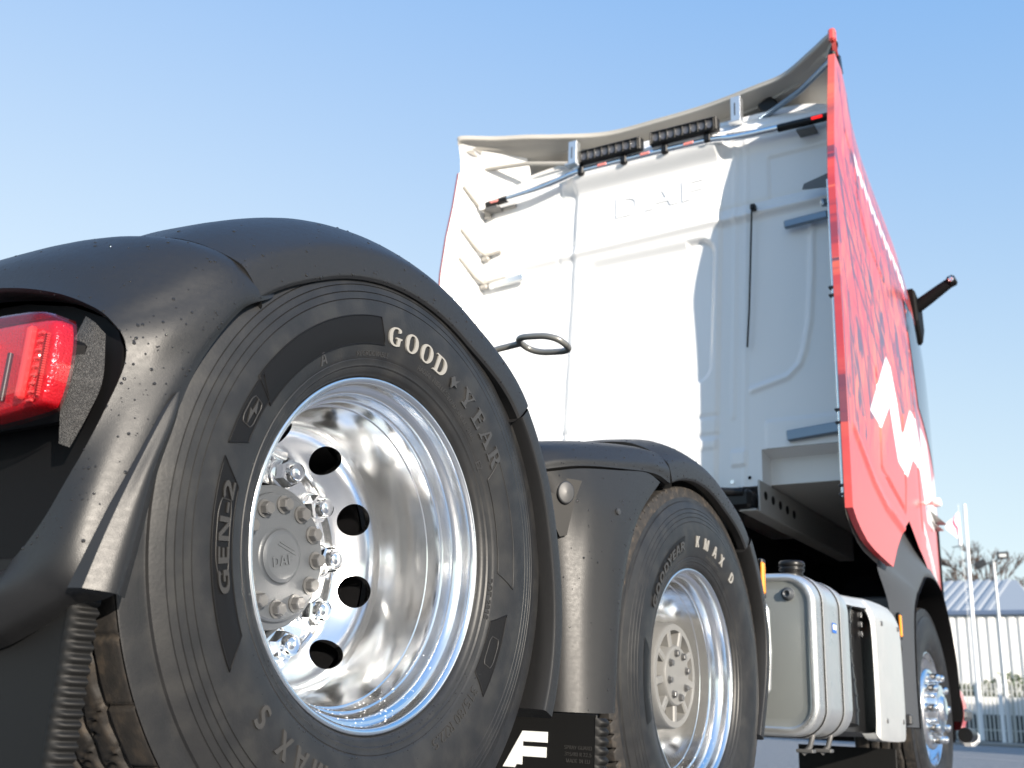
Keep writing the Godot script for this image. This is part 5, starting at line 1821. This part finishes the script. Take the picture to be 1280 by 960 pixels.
	for y in [0.45, 1.95]:
		mb = MB.new()
		mb.box(Vector3(-6.5, y, -0.03), Vector3(13.2, 0.05, 0.035), 0.0)
		put("rail", mb, M.galv, t)
	for i in 6:
		mb = MB.new()
		mb.box(Vector3(-12.6 + 2.48 * i, 1.1, -0.07), Vector3(0.06, 2.2, 0.05), 0.0)
		put("post", mb, M.galv, t)
	# low wall: base painted dark for the shade there, white band
	t = thing("boundary_wall", "low wall with base painted dark as shade and white rendered band behind fence", "wall", Vector3(-6.5, 0.12, -47.6))
	mb = MB.new()
	mb.box(Vector3(0, 0.53, 0), Vector3(14.5, 1.06, 0.30), 0.01)
	put("shade_base", mb, M.shade_base, t)
	mb = MB.new()
	mb.box(Vector3(0, 1.41, 0), Vector3(14.5, 0.70, 0.34), 0.015)
	put("white_band", mb, M.white_wall, t)
	# hedge
	t = thing("hedge", "clipped green hedge showing above the white wall band", "hedge", Vector3(-6.5, 0.12, -49.2))
	var rng := RandomNumberGenerator.new()
	rng.seed = 5
	var core := MB.new()
	for i in 15:
		core.box(Vector3(-6.8 + 0.97 * i, 1.0 + 0.10 * sin(i * 2.3), 0.0), Vector3(1.0, 2.0 + 0.3 * sin(i * 2.3), 0.66), 0.2)
	put("branches", core, M.hedge_core, t)
	var leaf := MB.new()
	leaf.flat([Vector3(0, 0, 0), Vector3(0.05, 0.03, 0.01), Vector3(0.12, 0, 0), Vector3(0.05, -0.03, 0.01)])
	var mm := MultiMesh.new()
	mm.transform_format = MultiMesh.TRANSFORM_3D
	mm.use_colors = true
	mm.mesh = leaf.mesh()
	mm.instance_count = 16000
	for i in 16000:
		var x := rng.randf_range(-7.0, 7.0)
		var topy := 2.45 + 0.35 * sin(x * 1.7) * sin(x * 0.6 + 1.0)
		var p := Vector3(x, rng.randf_range(0.3, 1.0) * topy, rng.randf_range(-0.5, 0.5))
		var bs := Basis.from_euler(Vector3(rng.randf_range(-1.5, 1.5), rng.randf_range(0, TAU), rng.randf_range(-1.5, 1.5))).scaled(Vector3.ONE * rng.randf_range(0.8, 1.6))
		mm.set_instance_transform(i, Transform3D(bs, p))
		var c := lerpf(0.6, 1.5, rng.randf())
		mm.set_instance_color(i, Color(0.060 * c, 0.088 * c, 0.030 * c))
	var mi := MultiMeshInstance3D.new()
	mi.name = "foliage"; mi.multimesh = mm; mi.material_override = M.leaf
	mi.set_meta("kind", "stuff")
	t.add_child(mi, true)
	# warehouse
	t = thing("warehouse", "large white ribbed metal warehouse with grey pitched roof", "building", Vector3.ZERO)
	var x0 := -34.0
	var x1 := -5.0
	var zf := -55.2
	var corr := func(a: Vector3, ux: Vector3, uy: Vector3, n: Vector3, w: float, h0: float, h1: float, pitch: float, dep: float) -> MB:
		var q := MB.new()
		var m := int(w / pitch)
		for i in m:
			var s := [0.0, 0.30, 0.42, 0.88]
			var e := [0.0, 0.0, dep, dep]
			for j in 4:
				var u0: float = (i + s[j]) * pitch
				var u1: float = (i + (s[j + 1] if j < 3 else 1.0)) * pitch
				var d0: float = e[j]
				var d1: float = e[j + 1] if j < 3 else 0.0
				q.flat([a + ux * u0 + uy * h0 + n * d0, a + ux * u1 + uy * h0 + n * d1, a + ux * u1 + uy * h1 + n * d1, a + ux * u0 + uy * h1 + n * d0])
		return q
	put("wall", corr.call(Vector3(x0, 0, zf), Vector3.RIGHT, Vector3.UP, Vector3.BACK, x1 - x0, 0.0, 5.98, 0.46, 0.06), M.cladding, t)
	put("wall", corr.call(Vector3(x1, 0, zf - 22.0), Vector3.BACK, Vector3.UP, Vector3.RIGHT, 22.0, 0.0, 5.98, 0.46, 0.06), M.cladding, t)
	mb = MB.new()
	mb.box(Vector3((x0 + x1) * 0.5, 6.07, zf + 0.12), Vector3(x1 - x0 + 0.5, 0.22, 0.28), 0.02)
	mb.box(Vector3(x1 + 0.12, 6.07, zf - 11.0), Vector3(0.28, 0.22, 22.4), 0.02)
	put("gutter", mb, M.gutter, t)
	var slope := Vector3(0, 2.6, -8.6)
	put("roof", corr.call(Vector3(x0, 6.12, zf + 0.1), Vector3.RIGHT, slope.normalized(), Vector3(0, 8.6, 2.6).normalized(), x1 - x0 - 1.6, 0.0, slope.length(), 0.50, 0.07), M.roof_sheet, t)
	mb = MB.new()
	mb.flat([Vector3(x1 - 2.4, 6.125, zf + 0.1), Vector3(x1 - 1.7, 8.72, zf - 8.5), Vector3(x1 - 2.4, 8.72, zf - 8.5)])
	mb.flat([Vector3(x1 - 2.4, 6.128, zf + 0.1), Vector3(x1 + 0.2, 6.13, zf + 0.1), Vector3(x1 - 1.7, 8.72, zf - 8.5)])
	mb.flat([Vector3(x1 + 0.2, 6.13, zf + 0.1), Vector3(x1 + 0.2, 6.13, zf - 17.0), Vector3(x1 - 1.7, 8.72, zf - 8.5)])
	mb.flat([Vector3(x0, 8.72, zf - 8.5), Vector3(x1 - 1.7, 8.72, zf - 8.5), Vector3(x1 - 1.7, 6.13, zf - 17), Vector3(x0, 6.13, zf - 17)])
	put("roof_hip", mb, M.roof_sheet, t)
	# unseen building added so that its shade falls along the foot of the fence
	t = thing("shade_building", "unseen flat-roofed building added to shade the foot of the fence", "building", Vector3(22.0, 0, -40.0))
	mb = MB.new()
	mb.box(Vector3(0, 4.0, 0), Vector3(12.0, 8.0, 52.0), 0.0)
	put("wall", mb, M.cladding, t)
	mb = MB.new()
	mb.box(Vector3(0, 8.15, 0), Vector3(12.4, 0.3, 52.4), 0.02)
	put("roof", mb, M.gutter, t)
	# bare tree behind
	t = thing("bare_tree", "leafless brown tree rising behind the warehouse roof", "tree", Vector3(-7.6, 0, -78.0))
	var wood := MB.new()
	var twig := MB.new()
	var grow := func(self_ref: Callable, p: Vector3, d: Vector3, len: float, r: float, lvl: int) -> void:
		var q := p + d * len
		var m := (p + q) * 0.5 + Vector3(rng.randf_range(-1, 1), 0, rng.randf_range(-1, 1)) * len * 0.06
		(wood if lvl < 3 else twig).tube([p, m, q], r, 6 if lvl < 3 else 3, false, r * 0.62)
		if lvl >= 6: return
		var nk := 3 if lvl < 4 else 4
		for i in nk:
			var e := (d + Vector3(rng.randf_range(-1, 1), rng.randf_range(-0.25, 0.6), rng.randf_range(-1, 1)) * 0.75).normalized()
			self_ref.call(self_ref, p.lerp(q, rng.randf_range(0.6, 1.0)), e, len * rng.randf_range(0.62, 0.8), maxf(r * 0.6, 0.028), lvl + 1)
	grow.call(grow, Vector3.ZERO, Vector3.UP, 4.9, 0.26, 0)
	put("trunk", wood, M.bark, t)
	put("crown", twig, M.bark, t)

func _ready() -> void:
	# ---- camera
	var cam := Camera3D.new()
	cam.name = "camera"
	cam.rotation_order = EULER_ORDER_YXZ
	cam.position = Vector3(1.15230, 0.38203, 1.39030)
	cam.rotation = Vector3(0.304022, 0.573586, 0.045275)
	cam.near = 0.05; cam.far = 600.0
	var att := CameraAttributesPhysical.new()
	att.frustum_focal_length = 32.76
	att.frustum_focus_distance = 1.95
	att.frustum_near = 0.05; att.frustum_far = 600.0
	att.exposure_aperture = 5.6
	cam.attributes = att
	cam.fov = 40.235
	add_child(cam)
	cam.current = true
	# ---- sky and exposure
	var env := Environment.new()
	env.background_mode = Environment.BG_SKY
	# clear winter air: paler towards the horizon, deepest at right angles to the sun
	var to_sun := Vector3(0.8365, 0.2588, 0.4830).normalized()
	var img := Image.create(720, 360, false, Image.FORMAT_RGBF)
	for j in 360:
		for i in 720:
			var el := PI * (0.5 - (j + 0.5) / 360.0)
			var az := TAU * (i + 0.5) / 720.0
			var d := Vector3(sin(az) * cos(el), sin(el), -cos(az) * cos(el))
			var h := pow(1.0 - maxf(d.y, 0.0), 2.0)
			var c2 := pow(d.dot(to_sun), 2.0)
			var c := Color(0.110 + 0.750 * h + 0.355 * c2, 0.367 + 0.655 * h + 0.290 * c2, 0.843 + 0.152 * h + 0.156 * c2) / 1.85
			if d.y < 0.0: c = Color(0.16, 0.165, 0.175)
			img.set_pixel(i, j, c)
	var sm := PanoramaSkyMaterial.new()
	sm.panorama = ImageTexture.create_from_image(img)
	var sky := Sky.new()
	sky.sky_material = sm
	env.sky = sky
	env.tonemap_mode = Environment.TONE_MAPPER_LINEAR
	env.tonemap_exposure = 1.85
	env.sdfgi_enabled = true; env.ssao_enabled = true; env.ssil_enabled = true
	var we := WorldEnvironment.new()
	we.environment = env
	add_child(we)
	# ---- sun
	var sun := DirectionalLight3D.new()
	sun.name = "sun"
	sun.light_energy = 1.6
	sun.light_color = Color(1.0, 0.955, 0.895)
	sun.light_angular_distance = 0.5
	sun.shadow_enabled = true
	sun.look_at_from_position(Vector3(0.8365, 0.2588, 0.4830) * 10.0, Vector3.ZERO)
	add_child(sun)

	make_materials()
	var mb := MB.new()
	mb.flat([Vector3(-400, 0, 400), Vector3(400, 0, 400), Vector3(400, 0, -400), Vector3(-400, 0, -400)])
	var gnd := put("ground", mb, M.asphalt)
	gnd.set_meta("kind", "structure")

	var truck := thing("tractor_unit", "red and white articulated-lorry tractor unit with polished wheels", "truck")
	tag_wheel(truck, Vector3(0.0, 0.636, 0.0))
	drive_wheel(truck, Vector3(-0.045, 0.505, -1.48))
	front_wheel(truck, Vector3(-0.089, 0.505, -4.87))
	rear_mudguard(truck)
	tail_lamp(truck)
	drive_mudguard(truck)
	cab(truck)
	light_bar(truck)
	fuel_tank(truck)
	side_marker(truck, Vector3(-0.028, 0.845, -2.02))
	battery_box(truck)
	side_marker(truck, Vector3(-0.048, 0.872, -4.07))
	front_arch(truck)
	chassis(truck)
	background()
